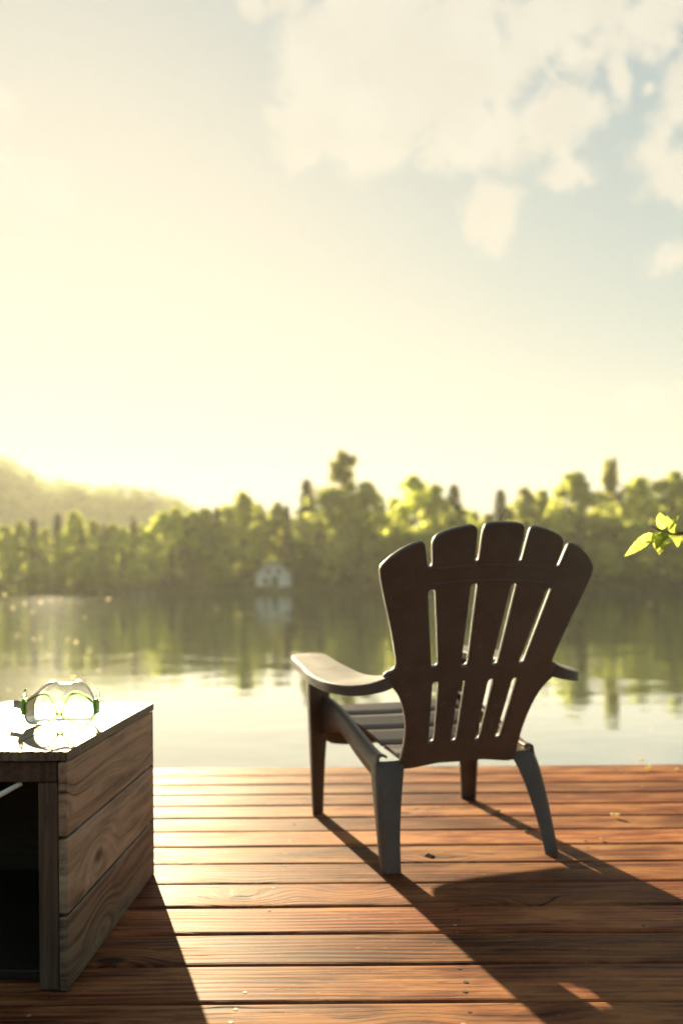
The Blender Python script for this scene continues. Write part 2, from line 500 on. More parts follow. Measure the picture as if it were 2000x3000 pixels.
# ------------------------------------------------------------------ trees
def quad(vs, fs, c, n, size, rnd, asp=1.0):
    n = n.normalized()
    a = n.cross(Vector((rnd.uniform(-1, 1), rnd.uniform(-1, 1), rnd.uniform(-1, 1))))
    if a.length < 1e-3: a = n.cross(Vector((0, 0, 1)))
    a.normalize(); b = n.cross(a)
    i = len(vs)
    s = size * rnd.uniform(0.7, 1.3)
    vs += [c - a * s * 0.5 - b * s * 0.12 * asp, c + b * s * -0.5 * asp, c + a * s * 0.5 + b * s * 0.1 * asp, c + b * s * 0.5 * asp]
    fs.append((i, i + 1, i + 2, i + 3))
def rvec(rnd):
    while True:
        v = Vector((rnd.uniform(-1, 1), rnd.uniform(-1, 1), rnd.uniform(-1, 1)))
        if 0.05 < v.length < 1: return v
def decid_mesh(seed, H, Rr, leaf=0.31, ncl=105, per=60):
    """broadleaf tree of height H: trunk with limbs, crown of leaf clumps with gaps between them"""
    rnd = random.Random(seed)
    bm = bmesh.new()
    base = H * rnd.uniform(0.20, 0.28)
    tp = [(0, 0, -0.4), (rnd.uniform(-.1, .1), rnd.uniform(-.1, .1), base), (rnd.uniform(-.4, .4), rnd.uniform(-.4, .4), H * 0.55), (rnd.uniform(-.6, .6), rnd.uniform(-.6, .6), H * 0.88)]
    bm_tube(bm, tp, [H * .018, H * .014, H * .009, H * .002], 7)
    vs, fs = [], []
    cents = []
    for i in range(ncl):
        hh = rnd.random() ** 0.8
        z = base + (H - base) * (0.02 + 0.95 * hh)
        f = (0.35 + 0.65 * min(1, hh / 0.30) ** 0.7) * min(1.0, max(0.0, (1.0 - hh) / 0.68)) ** 0.72
        a = rnd.uniform(0, 6.283)
        r = Rr * f * math.sqrt(rnd.uniform(0.12, 1.0))
        r *= 0.95 + 0.30 * math.sin(2 * a + seed + hh * 4) + 0.22 * math.sin(3 * a + seed * 1.7 + hh * 9)
        cents.append((Vector((r * math.cos(a), r * math.sin(a), z)), rnd.uniform(0.45, 1.15) * Rr * 0.29 * (1.15 - 0.55 * hh)))
    cents.append((Vector((tp[3][0], tp[3][1], H * 0.965)), Rr * 0.12))
    for k, (c, cr) in enumerate(cents):
        if k % 4 == 0:
            s = Vector(tp[1]).lerp(Vector(tp[3]), min(0.9, max(0, (c.z - base) / (H - base) - 0.18)))
            mid = s.lerp(c, 0.55) + Vector((0, 0, -0.2))
            bm_tube(bm, [s, mid, c], [H * .006, H * .004, H * .0012], 5, False)
        for q in range(per):
            v = rvec(rnd)
            v = v.normalized() * (v.length ** 0.45)
            p = c + Vector((v.x * cr, v.y * cr, v.z * cr * 0.72))
            quad(vs, fs, p, (v + rvec(rnd) * 0.9 + Vector((0, 0, 0.35))), leaf, rnd)
    return bm, vs, fs
def spruce_mesh(seed, H, Rr, leaf=0.42):
    rnd = random.Random(seed)
    bm = bmesh.new()
    bm_tube(bm, [(0, 0, -0.4), (0, 0, H * 0.5), (0, 0, H * 0.97)], [H * .012, H * .006, H * .0006], 6)
    vs, fs = [], []
    z = H * 0.06
    while z < H * 0.985:
        k = 1 - (z / H)
        r = Rr * (k ** 0.72) * rnd.uniform(0.8, 1.15) + 0.14
        nb = max(4, int(5 + 4 * k))
        a0 = rnd.uniform(0, 6.28)
        for b in range(nb):
            a = a0 + b * 6.283 / nb + rnd.uniform(-.25, .25)
            rr = r * rnd.uniform(0.65, 1.1)
            nseg = max(3, int(rr / 0.30))
            for s in range(nseg):
                q = (s + 0.7) / nseg
                p = Vector((math.cos(a) * rr * q, math.sin(a) * rr * q, z - rr * 0.32 * q + rr * 0.10 * q * q + rnd.uniform(-.06, .06)))
                side = Vector((-math.sin(a), math.cos(a), 0))
                for e in (-1, 1):
                    quad(vs, fs, p + side * e * (0.05 + 0.22 * (1 - q)) * min(1, rr), Vector((math.cos(a) * .8, math.sin(a) * .8, 0.5)) + rvec(rnd) * 1.0, leaf, rnd, 1.2)
        z += (0.26 + 0.34 * k) * rnd.uniform(0.8, 1.2)
    return bm, vs, fs
def pine_mesh(seed, H, Rr, leaf=0.46):
    """tall white pine: bare lower stem, tiers of flat plates, ragged top"""
    rnd = random.Random(seed)
    bm = bmesh.new()
    bm_tube(bm, [(0, 0, -0.4), (0.15, 0, H * 0.5), (0.3, 0, H * 0.97)], [H * .017, H * .011, H * .002], 7)
    vs, fs = [], []
    tiers = [0.34, 0.42, 0.50, 0.58, 0.65, 0.72, 0.78, 0.85, 0.91, 0.96, 1.0]
    for ti, tz in enumerate(tiers):
        k = math.sin(math.pi * min(1, 1.12 - tz) ** 0.8)
        r = Rr * max(0.16, k) * (0.5 if 0.76 < tz < 0.88 else (0.62 if tz >= 0.88 else 1.0))
        for b in range(5 if tz < 0.95 else 3):
            a = rnd.uniform(0, 6.28); rr = r * rnd.uniform(0.5, 1.1)
            s = Vector((0.3 * tz, 0, H * (tz - 0.03)))
            c = Vector((math.cos(a) * rr, math.sin(a) * rr, H * tz + rnd.uniform(-.4, .4) * (H / 20)))
            bm_tube(bm, [s, s.lerp(c, .6) + Vector((0, 0, -.1)), c], [H * .005, H * .003, H * .001], 5, False)
            for q in range(110):
                v = rvec(rnd)
                p = s.lerp(c, rnd.uniform(0.45, 1.1)) + Vector((v.x * rr * 0.42, v.y * rr * 0.42, v.z * 0.9 + 0.1))
                quad(vs, fs, p, rvec(rnd) + Vector((0, 0, 0.5)), leaf, rnd)
    return bm, vs, fs
PROTO = {}
def make_tree(key, name, builder, crown_mat, *args):
    bm, vs, fs = builder(*args)
    bmesh.ops.recalc_face_normals(bm, faces=bm.faces)
    tm = bpy.data.meshes.new('trunk'); bm.to_mesh(tm); bm.free(); tm.materials.append(M['bark'])
    cm = bpy.data.meshes.new('crown'); cm.from_pydata([tuple(v) for v in vs], [], fs); cm.update(); cm.materials.append(M[crown_mat])
    PROTO[key] = (name, tm, cm, args[1])
for i in range(4):
    make_tree(('birch', i), 'birch_tree', decid_mesh, 'birch_leaf', 11 + i, 12.0, (3.1, 2.6, 3.4, 2.3)[i])
for i in range(4):
    make_tree(('maple', i), 'maple_tree', decid_mesh, 'maple_leaf', 31 + i, 14.0, (4.4, 3.8, 4.9, 3.4)[i], 0.36, 115, 62)
for i in range(4):
    make_tree(('spruce', i), 'spruce_tree', spruce_mesh, 'spruce_needle', 51 + i, 12.0, (2.3, 1.7, 2.6, 2.0)[i])
for i in range(2):
    make_tree(('pine', i), 'pine_tree', pine_mesh, 'pine_needle', 71 + i, 20.0, (4.0, 3.3)[i])
trnd = random.Random(5)
def tree(kind, var, x, y, H, label, group=None, cat=None, wid=1.0):
    if kind in ('maple', 'birch'): wid *= 1.22
    name, tm, cm, H0 = PROTO[(kind, var)]
    s = H / H0
    t = thing(name, label, cat or 'tree', (x, y, bank_h(x, y) - 0.05), group, trnd.uniform(0, 6.28))
    t.scale = (s * wid, s * wid, s)
    for nm, me in (('trunk', tm), ('crown', cm)):
        o = bpy.data.objects.new(nm, me); col.objects.link(o); o.parent = t
    return t
def col_x(px, y): return (px * 1.27551 - 1000) / FPX * y
def top_h(px, py, y, x):     # tree height that puts its top at the print row py
    return CAM_H + (HOR - py * 1.27551) / FPX * y - bank_h(x, y)

# the trees that shape the skyline, one by one: kind, variant, print column, top row, depth, width factor, label
SKY_TREES = [
    ('maple', 0, 560, 1128, 151, 0.85, 'dark rounded maple at the left end of the tall trees, left above the white boathouse'),
    ('birch', 1, 640, 1150, 160, 1.0, 'light green birch rising directly above the roof of the white boathouse'),
    ('spruce', 1, 706, 1096, 152, 1.35, 'slim dark spruce spire just left of the tallest pine'),
    ('pine', 0, 788, 1048, 154, 1.0, 'tallest tree on the far shore, a pine with a ragged tufted top'),
    ('maple', 2, 760, 1118, 148, 0.95, 'broad leafy maple under the tallest pine, right of the white boathouse'),
    ('birch', 2, 845, 1105, 150, 1.0, 'broad pale birch close to the right side of the tallest pine'),
    ('birch', 0, 950, 1092, 153, 0.9, 'pale birch with the highest top between the tall pine and the chair back'),
    ('maple', 1, 1000, 1112, 155, 0.9, 'maple behind the left top corner of the chair back'),
    ('spruce', 0, 1044, 1108, 158, 1.2, 'thin spruce tip showing above the leftmost slat of the chair back'),
    ('spruce', 2, 1150, 1122, 160, 1.2, 'thin dark spruce spire above the middle slat of the chair back'),
    ('birch', 3, 1205, 1120, 152, 1.1, 'pale birch above the right slats of the chair back'),
    ('maple', 3, 1320, 1088, 150, 1.25, 'round bright maple crown right of the chair back'),
    ('pine', 1, 1402, 1068, 158, 0.8, 'tall thin pine top right of the round bright maple'),
    ('maple', 2, 1470, 1100, 156, 0.8, 'dark maple above the leafy twig at the right edge'),
    ('birch', 2, 1548, 1086, 150, 1.0, 'bright birch at the right edge of the picture above the leafy twig'),
    ('maple', 3, 1245, 1128, 160, 0.9, 'dusky maple in the dip of the skyline left of the round bright maple'),
]
for k, v, px, py, d, w, lab in SKY_TREES:
    y = d + (0 if px > 300 else 12); x = col_x(px, y)
    tree(k, v, x, y, top_h(px, py, y, x), lab, None, None, w)
# left shore: bright birches alternating with dark spruces, under the hill
LEFT = [(10, 1200, 'b'), (48, 1190, 'b'), (78, 1180, 's'), (105, 1205, 'b'), (135, 1172, 's'), (172, 1168, 'b'), (190, 1196, 's'), (214, 1186, 'b'), (243, 1198, 's'),
        (262, 1196, 'b'), (285, 1206, 'b'), (308, 1186, 's'), (330, 1200, 'b'), (352, 1195, 's'), (378, 1170, 'b'), (405, 1160, 'b'), (428, 1180, 's'), (445, 1168, 'b'), (470, 1162, 'b'), (500, 1160, 's'), (520, 1158, 'b')]
for i, (px, py, k) in enumerate(LEFT):
    y = shore_y(col_x(px, 155)) + trnd.uniform(9, 15); x = col_x(px, y)
    if k == 'b':
        tree('birch', i % 4, x, y, top_h(px, py, y, x), 'sunlit yellow green birch in the low row of trees under the hill', 'sunlit birches under the hill', None, 1.15)
    else:
        tree('spruce', i % 4, x, y, top_h(px, py, y, x), 'dark pointed spruce between the sunlit birches under the hill', 'dark spruces under the hill', None, 1.05)
# front rows and the rows behind them
def row(x0, x1, step, dmin, dmax, kinds, h0, h1, lab, grp, seed):
    rr = random.Random(seed)
    x = x0
    while x < x1:
        xx = x + rr.uniform(-.35, .35) * step
        y = shore_y(xx) + rr.uniform(dmin, dmax)
        k = rr.choice(kinds)
        if not (-20 < xx * 145 / y < -5 and y < shore_y(xx) + 16):
            tree(k, rr.randrange(4), xx, y, rr.uniform(h0, h1), lab[k], grp[k], None, rr.uniform(0.85, 1.2))
        x += step
LF = {'birch': 'low birch at the far waterline in front of the tall trees', 'maple': 'low shaded maple at the far waterline in front of the tall trees', 'spruce': 'small dark spruce at the far waterline in front of the tall trees'}
GF = {'birch': 'low birches along the far waterline', 'maple': 'low maples along the far waterline', 'spruce': 'small spruces along the far waterline'}
row(-80, 76, 3.6, 1.5, 4.5, ['spruce', 'maple', 'maple', 'birch'], 5.0, 8.5, LF, GF, 3)
LM = {'birch': 'mid height birch inside the far wood', 'maple': 'mid height maple inside the far wood', 'spruce': 'mid height spruce inside the far wood'}
GM = {'birch': 'mid height birches inside the far wood', 'maple': 'mid height maples inside the far wood', 'spruce': 'mid height spruces inside the far wood'}
row(-28, 78, 3.4, 6, 12, ['spruce', 'maple', 'birch', 'maple'], 9.5, 13.0, LM, GM, 8)
LB = {'birch': 'tall birch in the back rows of the far wood', 'maple': 'tall maple in the back rows of the far wood', 'spruce': 'tall spruce in the back rows of the far wood'}
GB = {'birch': 'tall birches in the back rows', 'maple': 'tall maples in the back rows', 'spruce': 'tall spruces in the back rows'}
row(-24, 84, 4.2, 18, 26, ['maple', 'birch', 'spruce', 'maple'], 12.5, 16.0, LB, GB, 12)
row(-20, 88, 4.6, 28, 40, ['maple', 'birch', 'spruce'], 13.5, 17.0, LB, GB, 21)

# waterside bushes: one tangle nobody could count
def bush_mass(name, pts, leaf, per, mat, seed):
    rnd = random.Random(seed)
    vs, fs = [], []
    for (x, y, z, rx, rz) in pts:
        for q in range(per):
            v = rvec(rnd); v = v.normalized() * v.length ** 0.5
            p = Vector((x + v.x * rx, y + v.y * rx, z + abs(v.z) * rz))
            quad(vs, fs, p, v + rvec(rnd) * 0.7 + Vector((0, 0, .3)), leaf, rnd)
    o = pydata(name, vs, fs, M[mat])
    o['kind'] = 'stuff'
    return o
br = random.Random(77)
pts = []
x = -85
while x < 82:
    y = shore_y(x) + br.uniform(0.2, 1.6)
    if not (-19 < x < -7):
        pts.append((x, y, bank_h(x, y) - 0.1, br.uniform(0.8, 1.8), br.uniform(0.8, 2.6)))
    x += br.uniform(0.6, 1.3)
bush_mass('undergrowth', pts, 0.30, 46, 'bush_leaf', 4)
# wood on the hill
pts = []
hr = random.Random(99)
for i in range(2600):
    x = hr.uniform(-470, 30); y = hr.uniform(230, 560)
    if y > 330 and hill_h(x, y) < 3 and hr.random() < 0.75: continue
    r = hr.uniform(2.6, 5.2)
    pts.append((x, y, bank_h(x, y) + r * 0.4, r, r * 1.5))
for i in range(420):
    x = hr.uniform(-30, 130); y = shore_y(x) + hr.uniform(44, 90)
    r = hr.uniform(2.2, 4.0)
    pts.append((x, y, bank_h(x, y) + 1.0, r, hr.uniform(9, 14)))
for i in range(200):
    x = hr.uniform(-150, -20); y = shore_y(x) + hr.uniform(30, 70)
    r = hr.uniform(2.0, 3.4)
    pts.append((x, y, bank_h(x, y) + 0.5, r, hr.uniform(3, 5.0)))
hw = bush_mass('hillside_woodland', pts, 0.95, 90, 'hill_leaf', 6)

# near shore the dock is built on; unseen wood added to cut sky light
vs, fs = [], []
nys = [-2.2, -3.2, -6, -12, -24, -56]
for j, y in enumerate(nys):
    for i in range(41):
        x = -120 + i * 6
        yy = y + 1.5 * math.sin(x * .2) * min(1, j)
        vs.append((x, yy, (WATER - .4, WATER + .1, WATER + .5, WATER + 1.2, WATER + 2.2, WATER + 4)[j]))
for j in range(len(nys) - 1):
    for i in range(40):
        fs.append((j * 41 + i + 1, j * 41 + i, (j + 1) * 41 + i, (j + 1) * 41 + i + 1))
struct(pydata('near_bank', vs, fs, M['ground'], smooth=True))
pts = []
nr = random.Random(123)
for i in range(300):
    x = nr.uniform(-75, 75); y = -nr.uniform(18, 44)
    r = nr.uniform(1.8, 3.2)
    pts.append((x, y, -0.3 - y * .02, r, nr.uniform(4, 8)))
for sgn in (-1, 1):                 # unseen side shores with trees, added to block sky light
    sv, sf = [], []
    for j in range(12):
        y = -50 + j * 9
        for i, (dx, hh) in enumerate(((30, WATER - .4), (32, WATER + .15), (38, WATER + .6), (60, WATER + 2), (110, WATER + 5))):
            sv.append((sgn * (dx + max(0, y) * .5 + math.sin(j) * 1.0), y, hh + 0.004))
    for j in range(11):
        for i in range(4):
            q = (j * 5 + i, j * 5 + i + 1, (j + 1) * 5 + i + 1, (j + 1) * 5 + i)
            sf.append(q if sgn > 0 else tuple(reversed(q)))
    struct(pydata('added_side_bank', sv, sf, M['ground'], smooth=True))
    for i in range(170):
        y = nr.uniform(-40, 46)
        x = sgn * (33 + max(0, y) * .5 + nr.uniform(0, 26))
        pts.append((x, y, WATER + 1, nr.uniform(1.8, 3.2), nr.uniform(10, 19)))
bush_mass('sky_screen_wood', pts, 0.8, 110, 'bush_leaf', 14)  # unseen trees behind and beside the camera, added to dim the sky light

# ------------------------------------------------------------------ buildings on the far shore
def gable_house(root, w, dep, wall_h, peak_h, over, wall_m, roof_m):
    bm = bmesh.new()
    pr = [(-w / 2, 0), (w / 2, 0), (w / 2, wall_h), (0, peak_h - 0.12), (-w / 2, wall_h)]
    loft(bm, [[(a, 0, b) for a, b in pr], [(a, dep, b) for a, b in pr]])
    from_bm('wall', bm, wall_m, root)
    bm = bmesh.new()
    sl = (peak_h - wall_h) / (w / 2)
    e = w / 2 + over
    pr = [(-e, wall_h - over * sl), (0, peak_h), (e, wall_h - over * sl), (e, wall_h - over * sl + 0.18), (0, peak_h + 0.18), (-e, wall_h - over * sl + 0.18)]
    loft(bm, [[(a, -over, b + 0.02) for a, b in pr], [(a, dep + over, b + 0.02) for a, b in pr]])
    return from_bm('roof', bm, roof_m, root)
def opening(root, name, x, z, w, h, glass=True):
    bm = bmesh.new()
    for (cx, cz, dx, dz) in ((x, z + h / 2 + .05, w + .2, .1), (x, z - h / 2 - .05, w + .2, .1), (x - w / 2 - .05, z, .1, h), (x + w / 2 + .05, z, .1, h)):
        bm_box(bm, (cx, -0.03, cz), (dx, .12, dz))
    f = from_bm(name, bm, M['white_wall'], root)
    bm = bmesh.new(); bm_box(bm, (x, -0.005, z), (w, .03, h))
    from_bm('pane' if glass else 'panel', bm, M['dark_glass'], f)
    return f
hy = 145.0
hx = (800 - 1000) / FPX * hy
hz = bank_h(hx, hy)
house = thing('boathouse', 'small white gabled boathouse on the far shore with dark doorway and window', 'boathouse', (hx, hy, hz))
gable_house(house, 6.2, 7.0, 2.5, 4.7, 0.75, M['white_wall'], M['grey_roof'])
opening(house, 'window', -1.3, 1.0, 0.9, 1.2)
opening(house, 'door', 0.35, 0.98, 1.2, 1.9, False)
opening(house, 'window', -0.85, 2.75, 0.8, 0.7)
opening(house, 'window', 1.0, 2.75, 0.8, 0.7)
opening(house, 'gable_vent', 0.0, 3.95, 0.6, 0.35)
cy_ = 150.0
cx_ = (478 - 1000) / FPX * cy_
cot = thing('cottage', 'low pale cottage half hidden in the dark trees left of the white boathouse', 'cottage', (cx_, cy_, bank_h(cx_, cy_) + 0.2))
gable_house(cot, 6.0, 5.0, 1.7, 3.3, 0.4, M['pale_wood'], M['grey_roof'])
opening(cot, 'window', -1.2, 1.0, 0.9, 0.8)
opening(cot, 'window', 1.3, 1.0, 0.9, 0.8)
jx = (425 - 1000) / FPX * 139.0
jet = thing('jetty', 'short pale jetty at the far waterline below the half hidden cottage', 'jetty', (jx, shore_y(jx) - 1.4, WATER))
for i in range(10):
    bm = bmesh.new(); bm_box(bm, (-1.9 + i * 0.42, 0, 0.42), (0.38, 1.6, 0.06))
    from_bm('plank', bm, M['pale_wood'], jet)
for px in (-1.9, 0, 1.9):
    bm = bmesh.new(); bm_tube(bm, [(px, -0.7, -0.3), (px, -0.7, 0.75)], 0.09, 8)
    from_bm('post', bm, M['pale_wood'], jet)

# ------------------------------------------------------------------ dock the photographer stands on
EDGE = 3.352
dock = thing('dock', 'red brown stained timber dock with nailed planks above the lake', 'dock', (0, 0, 0))
PITCH = 0.1457
DX0, DX1 = -2.3, 1.478
def plank_mesh(L, w, t, bev=0.004, n=14, seed=0):
    """one board: rounded arrises, slight waver along its edges"""
    rnd = random.Random(seed)
    bm = bmesh.new()
    secs = []
    for i in range(n + 1):
        x = -L / 2 + L * i / n
        a = w / 2 + rnd.uniform(-.0011, .0011); b = w / 2 + rnd.uniform(-.0011, .0011)
        up = rnd.uniform(-.0006, .0006)
        secs.append([(x, -a, -t), (x, b, -t), (x, b, up - bev), (x, b - bev, up - bev * .25), (x, b - bev * 2.2, up), (x, -a + bev * 2.2, up), (x, -a + bev, up - bev * .25), (x, -a, up - bev)])
    loft(bm, secs)
    bmesh.ops.recalc_face_normals(bm, faces=bm.faces)
    me = bpy.data.meshes.new('plank'); bm.to_mesh(me); bm.free()
    me.materials.append(M['deck'])
    return me
pmeshes = [plank_mesh(DX1 - DX0, PITCH - 0.0055, 0.034, 0.004, 18, s) for s in range(5)]
def nail_mesh(r, deep, mat):
    bm = bmesh.new()
    bmesh.ops.create_circle(bm, cap_ends=True, segments=9, radius=r)
    for v in list(bm.verts): v.co.z = -deep
    rim = bmesh.ops.extrude_edge_only(bm, edges=[e for e in bm.edges])
    for v in [g for g in rim['geom'] if isinstance(g, bmesh.types.BMVert)]:
        v.co.x *= 1.12; v.co.y *= 1.12; v.co.z = -deep - 0.0012
    bmesh.ops.recalc_face_normals(bm, faces=bm.faces)
    me = bpy.data.meshes.new('nail'); bm.to_mesh(me); bm.free(); me.materials.append(mat)
    return me
nm_dark = nail_mesh(0.0040, -0.0003, M['nail'])
nm_lite = nail_mesh(0.0036, -0.0004, M['nail_bright'])
prnd = random.Random(42)
planks = []
for k in range(-1, 28):
    yc = EDGE - PITCH * (k + 0.5) if k >= 0 else None
    if k < 0: continue
    o = bpy.data.objects.new('plank', pmeshes[(k * 3 + 1) % 5]); col.objects.link(o); o.parent = dock
    o.location = ((DX0 + DX1) / 2 + (prnd.uniform(-.012, .0) if k else 0.0), yc, prnd.uniform(-.0012, .0012))
    o.rotation_euler = (R_(prnd.uniform(-.25, .25)), 0, R_(prnd.uniform(-.05, .05)) + (math.pi if prnd.random() < .5 else 0))
    sw = prnd.uniform(0.985, 1.012)
    o.scale = (1, sw, 1)
    planks.append((o, yc))
    for jx0, sk in ((-1.82, 0.0), (-1.42, 0.0), (-1.01, 0.02), (-0.60, 0.03), (-0.235, 0.034), (0.085, 0.095), (0.56, 0.06), (0.97, 0.05), (1.36, 0.05)):
        if yc < 0.9: continue
        for q in (-0.042, 0.0, 0.043):
            if q == 0.0 and prnd.random() < 0.45: continue
            if prnd.random() < 0.3: continue
            wx = jx0 + sk * yc + prnd.uniform(-.012, .012)
            nl = bpy.data.objects.new('nail', nm_lite if prnd.random() < 0.12 else nm_dark)
            col.objects.link(nl); nl.parent = o
            c, s = math.cos(o.rotation_euler.z), math.sin(o.rotation_euler.z)
            lx, ly = wx - o.location.x, q + prnd.uniform(-.01, .01)
            nl.location = (lx * c, (ly) * c / sw, 0.0002)
            nl.scale = (prnd.uniform(.85, 1.3),) * 2 + (1,)
# substructure
for jx0 in (-2.1, -1.0, 0.0, 0.9, 1.40):
    bm = bmesh.new(); bm_box(bm, (jx0, EDGE / 2 - 0.5, -0.036 - 0.10), (0.045, EDGE + 0.9, 0.19))
    from_bm('joist', bm, M['post'], dock)
bm = bmesh.new(); bm_box(bm, ((DX0 + DX1) / 2, EDGE - 0.028, -0.135), (DX1 - DX0 - 0.01, 0.036, 0.185))
from_bm('fascia_board', bm, M['deck'], dock)
for jx0 in (-2.0, -0.3, 1.30):
    bm = bmesh.new(); bm_tube(bm, [(jx0, EDGE - 0.16, -1.0), (jx0, EDGE - 0.16, -0.24)], 0.07, 10)
    from_bm('post', bm, M['post'], dock)

# splintered notch in one plank edge, beside the chair's rear leg
def unproj(px, py, z=0.0):
    d = (z - CAM_H) / (-(py - HOR) / FPX)
    return Vector(((px - 1000) / FPX * d, d, z))
sp = unproj(1248, 2512)
best = min(planks, key=lambda q: abs(q[1] - sp.y))[0]
bm = bmesh.new()
pr = [(-.016, 0, 0), (-.010, .006, .004), (0.0, .007, .009), (.009, .003, .007), (.022, .002, .002), (.020, -.005, .0), (.002, -.006, .001)]
b0 = [bm.verts.new((a, b, 0.0)) for a, b, c in pr]; t0 = [bm.verts.new((a * .8, b * .7, c)) for a, b, c in pr]
for i in range(len(pr)): bm.faces.new((b0[i], b0[(i + 1) % 7], t0[(i + 1) % 7], t0[i]))
bm.faces.new(t0); bm.faces.new(list(reversed(b0)))
so = from_bm('splinter', bm, M['lid'], best)
so.matrix_parent_inverse = (Matrix.Translation(best.location) @ best.rotation_euler.to_matrix().to_4x4() @ Matrix.Diagonal((1, best.scale[1], 1, 1))).inverted()
so.location = sp

# ------------------------------------------------------------------ fallen petals and leaf scraps on the deck
def scrap(name, px, py, size, mat, label, cat, rot, curl=0.35):
    p = unproj(px, py, 0.003)
    bm = bmesh.new()
    rows = []
    for i in range(6):
        t = i / 5
        w = math.sin(math.pi * (0.08 + 0.86 * t)) ** 0.8 * size * 0.42
        rows.append([bm.verts.new((size * (t - .5), e * w, size * curl * (abs(e) * .5 + (t - .4) ** 2))) for e in (-1, -.5, 0, .5, 1)])
    for i in range(5):
        for k in range(4):
            bm.faces.new((rows[i][k], rows[i][k + 1], rows[i + 1][k + 1], rows[i + 1][k]))
    bmesh.ops.recalc_face_normals(bm, faces=bm.faces)
    o = from_bm(name, bm, mat, None, True)
    solidify(o, 0.0006)
    o.location = p; o.rotation_euler = (0, 0, rot)
    tag(o, label, cat)
M['scrap'] = leafy('pale_scrap', (0.35, 0.33, 0.14), (0.30, 0.30, 0.10), 0.15, 40)
M['petal'] = leafy('pale_petal', (0.50, 0.44, 0.26), (0.28, 0.24, 0.12), 0.15, 40)
scrap('leaf_bud', 1894, 2262, 0.026, M['scrap'], 'pale green round leaf bud lying near the far right edge of the dock', 'leaf bud', 0.9, 0.7)
scrap('petal', 1874, 2237, 0.026, M['petal'], 'faint tan petal on the outermost dock plank at the right', 'petal', 0.3)
scrap('petal', 1977, 2262, 0.018, M['petal'], 'small tan petal at the right border beside the pale green leaf bud', 'petal', 0.5)
scrap('petal', 1795, 2398, 0.028, M['petal'], 'curled pale petal on the sunlit planks right of the chair', 'petal', -0.7, .5)
scrap('petal', 1754, 2465, 0.012, M['petal'], 'tiny pale fleck above the chair shadow on the right planks', 'petal', 0.4)
scrap('petal', 1532, 2440, 0.014, M['petal'], 'tiny pale fleck under the chair left of its right rear leg', 'petal', 0.0)
scrap('petal', 1452, 2381, 0.020, M['petal'], 'pale petal at the edge of the shadow of the right front chair leg', 'petal', 0.1)

# ------------------------------------------------------------------ timber chest at the left
BX1 = -0.5185                     # right face
BY0, BY1 = 1.497, 2.103
LID = 0.4556
chest = thing('storage_chest', 'weathered timber chest with plank side and dark open front', 'chest', (BX1, BY0, 0))
chest.rotation_euler = (0, 0, R_(-1.6))
BL = BY1 - BY0
WID = 0.95
def plank_box(name, c, d, mat, parent, bev=0.003):
    bm = bmesh.new(); bm_box(bm, (0, 0, 0), d, bev)
    o = from_bm(name, bm, mat, parent); o.location = c
    return o
M['box_y'] = wood('chest_side_wood', 1, (0.11, 0.085, 0.060), (0.33, 0.265, 0.185), (0.48, 0.40, 0.29), (0.6, 0.75), 1.6, 42.0, 0.6, 0.3, 0.8, 0.003, 3.2)
# side planks run in depth; their local z is plank width, so the grain pattern is laid by turning each plank on its side
def side_plank(name, zc, h, xc, parent, L=BL, mat=M['box_y']):
    bm = bmesh.new(); bm_box(bm, (0, 0, 0), (h, L, 0.017), 0.0025)
    o = from_bm(name, bm, mat, parent)
    o.rotation_euler = (0, R_(90), 0)
    o.location = (xc, L / 2, zc)
    return o
for i in range(3):
    side_plank('side_plank', 0.0725 + i * 0.1455, 0.1405 if i else 0.139, -0.0085, chest)
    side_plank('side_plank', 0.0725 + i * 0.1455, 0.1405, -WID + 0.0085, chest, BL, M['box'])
for i in range(3):                 # rear wall
    bm = bmesh.new(); bm_box(bm, (0, 0, 0), (WID - 0.036, 0.1455, 0.017), 0.0)
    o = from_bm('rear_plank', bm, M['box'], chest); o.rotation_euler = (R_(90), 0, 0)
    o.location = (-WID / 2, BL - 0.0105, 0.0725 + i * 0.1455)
for px in (-0.0085, -WID + 0.0085):      # strips closing the rear corners
    bm = bmesh.new(); bm_box(bm, (px, BL + 0.0045, (LID - 0.020) / 2), (0.0165, 0.008, LID - 0.022), 0.001)
    from_bm('corner_strip', bm, M['post'], chest)
# lid boards run in depth, rough sawn front ends
def lid_board(xc, w, seed):
    rnd = random.Random(seed)
    bm = bmesh.new()
    n = 26
    y0 = -0.004
    L = BL + 0.004
    bot, top, bt, tb = [], [], [], []
    t = 0.018
    for i in range(n + 1):
        x = -w / 2 + w * i / n
        j = rnd.uniform(-.0022, .0022)
        bot.append(bm.verts.new((x, y0 + rnd.uniform(-.0015, .0015), rnd.uniform(-.0008, .0008))))
        top.append(bm.verts.new((x, y0 + j, t + rnd.uniform(-.0012, .0006))))
        tb.append(bm.verts.new((x, L, t))); bt.append(bm.verts.new((x, L, 0)))
    tm = [bm.verts.new((v.co.x, 0.008, t)) for v in top]
    for i in range(n):
        bm.faces.new((bot[i], bot[i + 1], top[i + 1], top[i]))
        bm.faces.new((top[i], top[i + 1], tm[i + 1], tm[i]))
        bm.faces.new((tm[i], tm[i + 1], tb[i + 1], tb[i]))
        bm.faces.new((tb[i], tb[i + 1], bt[i + 1], bt[i]))
        bm.faces.new((bt[i], bt[i + 1], bot[i + 1], bot[i]))
    for k in (0, n):
        bm.faces.new((bot[k], top[k], tm[k], tb[k], bt[k]))
    o = from_bm('lid_board', bm, M['lid'], chest)
    o.location = (xc, 0, LID - 0.018)
    return o
lid_board(-0.0610, 0.128, 1)
xx = -0.128
for i in range(6):
    w = 0.134
    lid_board(xx - w / 2, w, 5 + i)
    xx -= w + 0.003
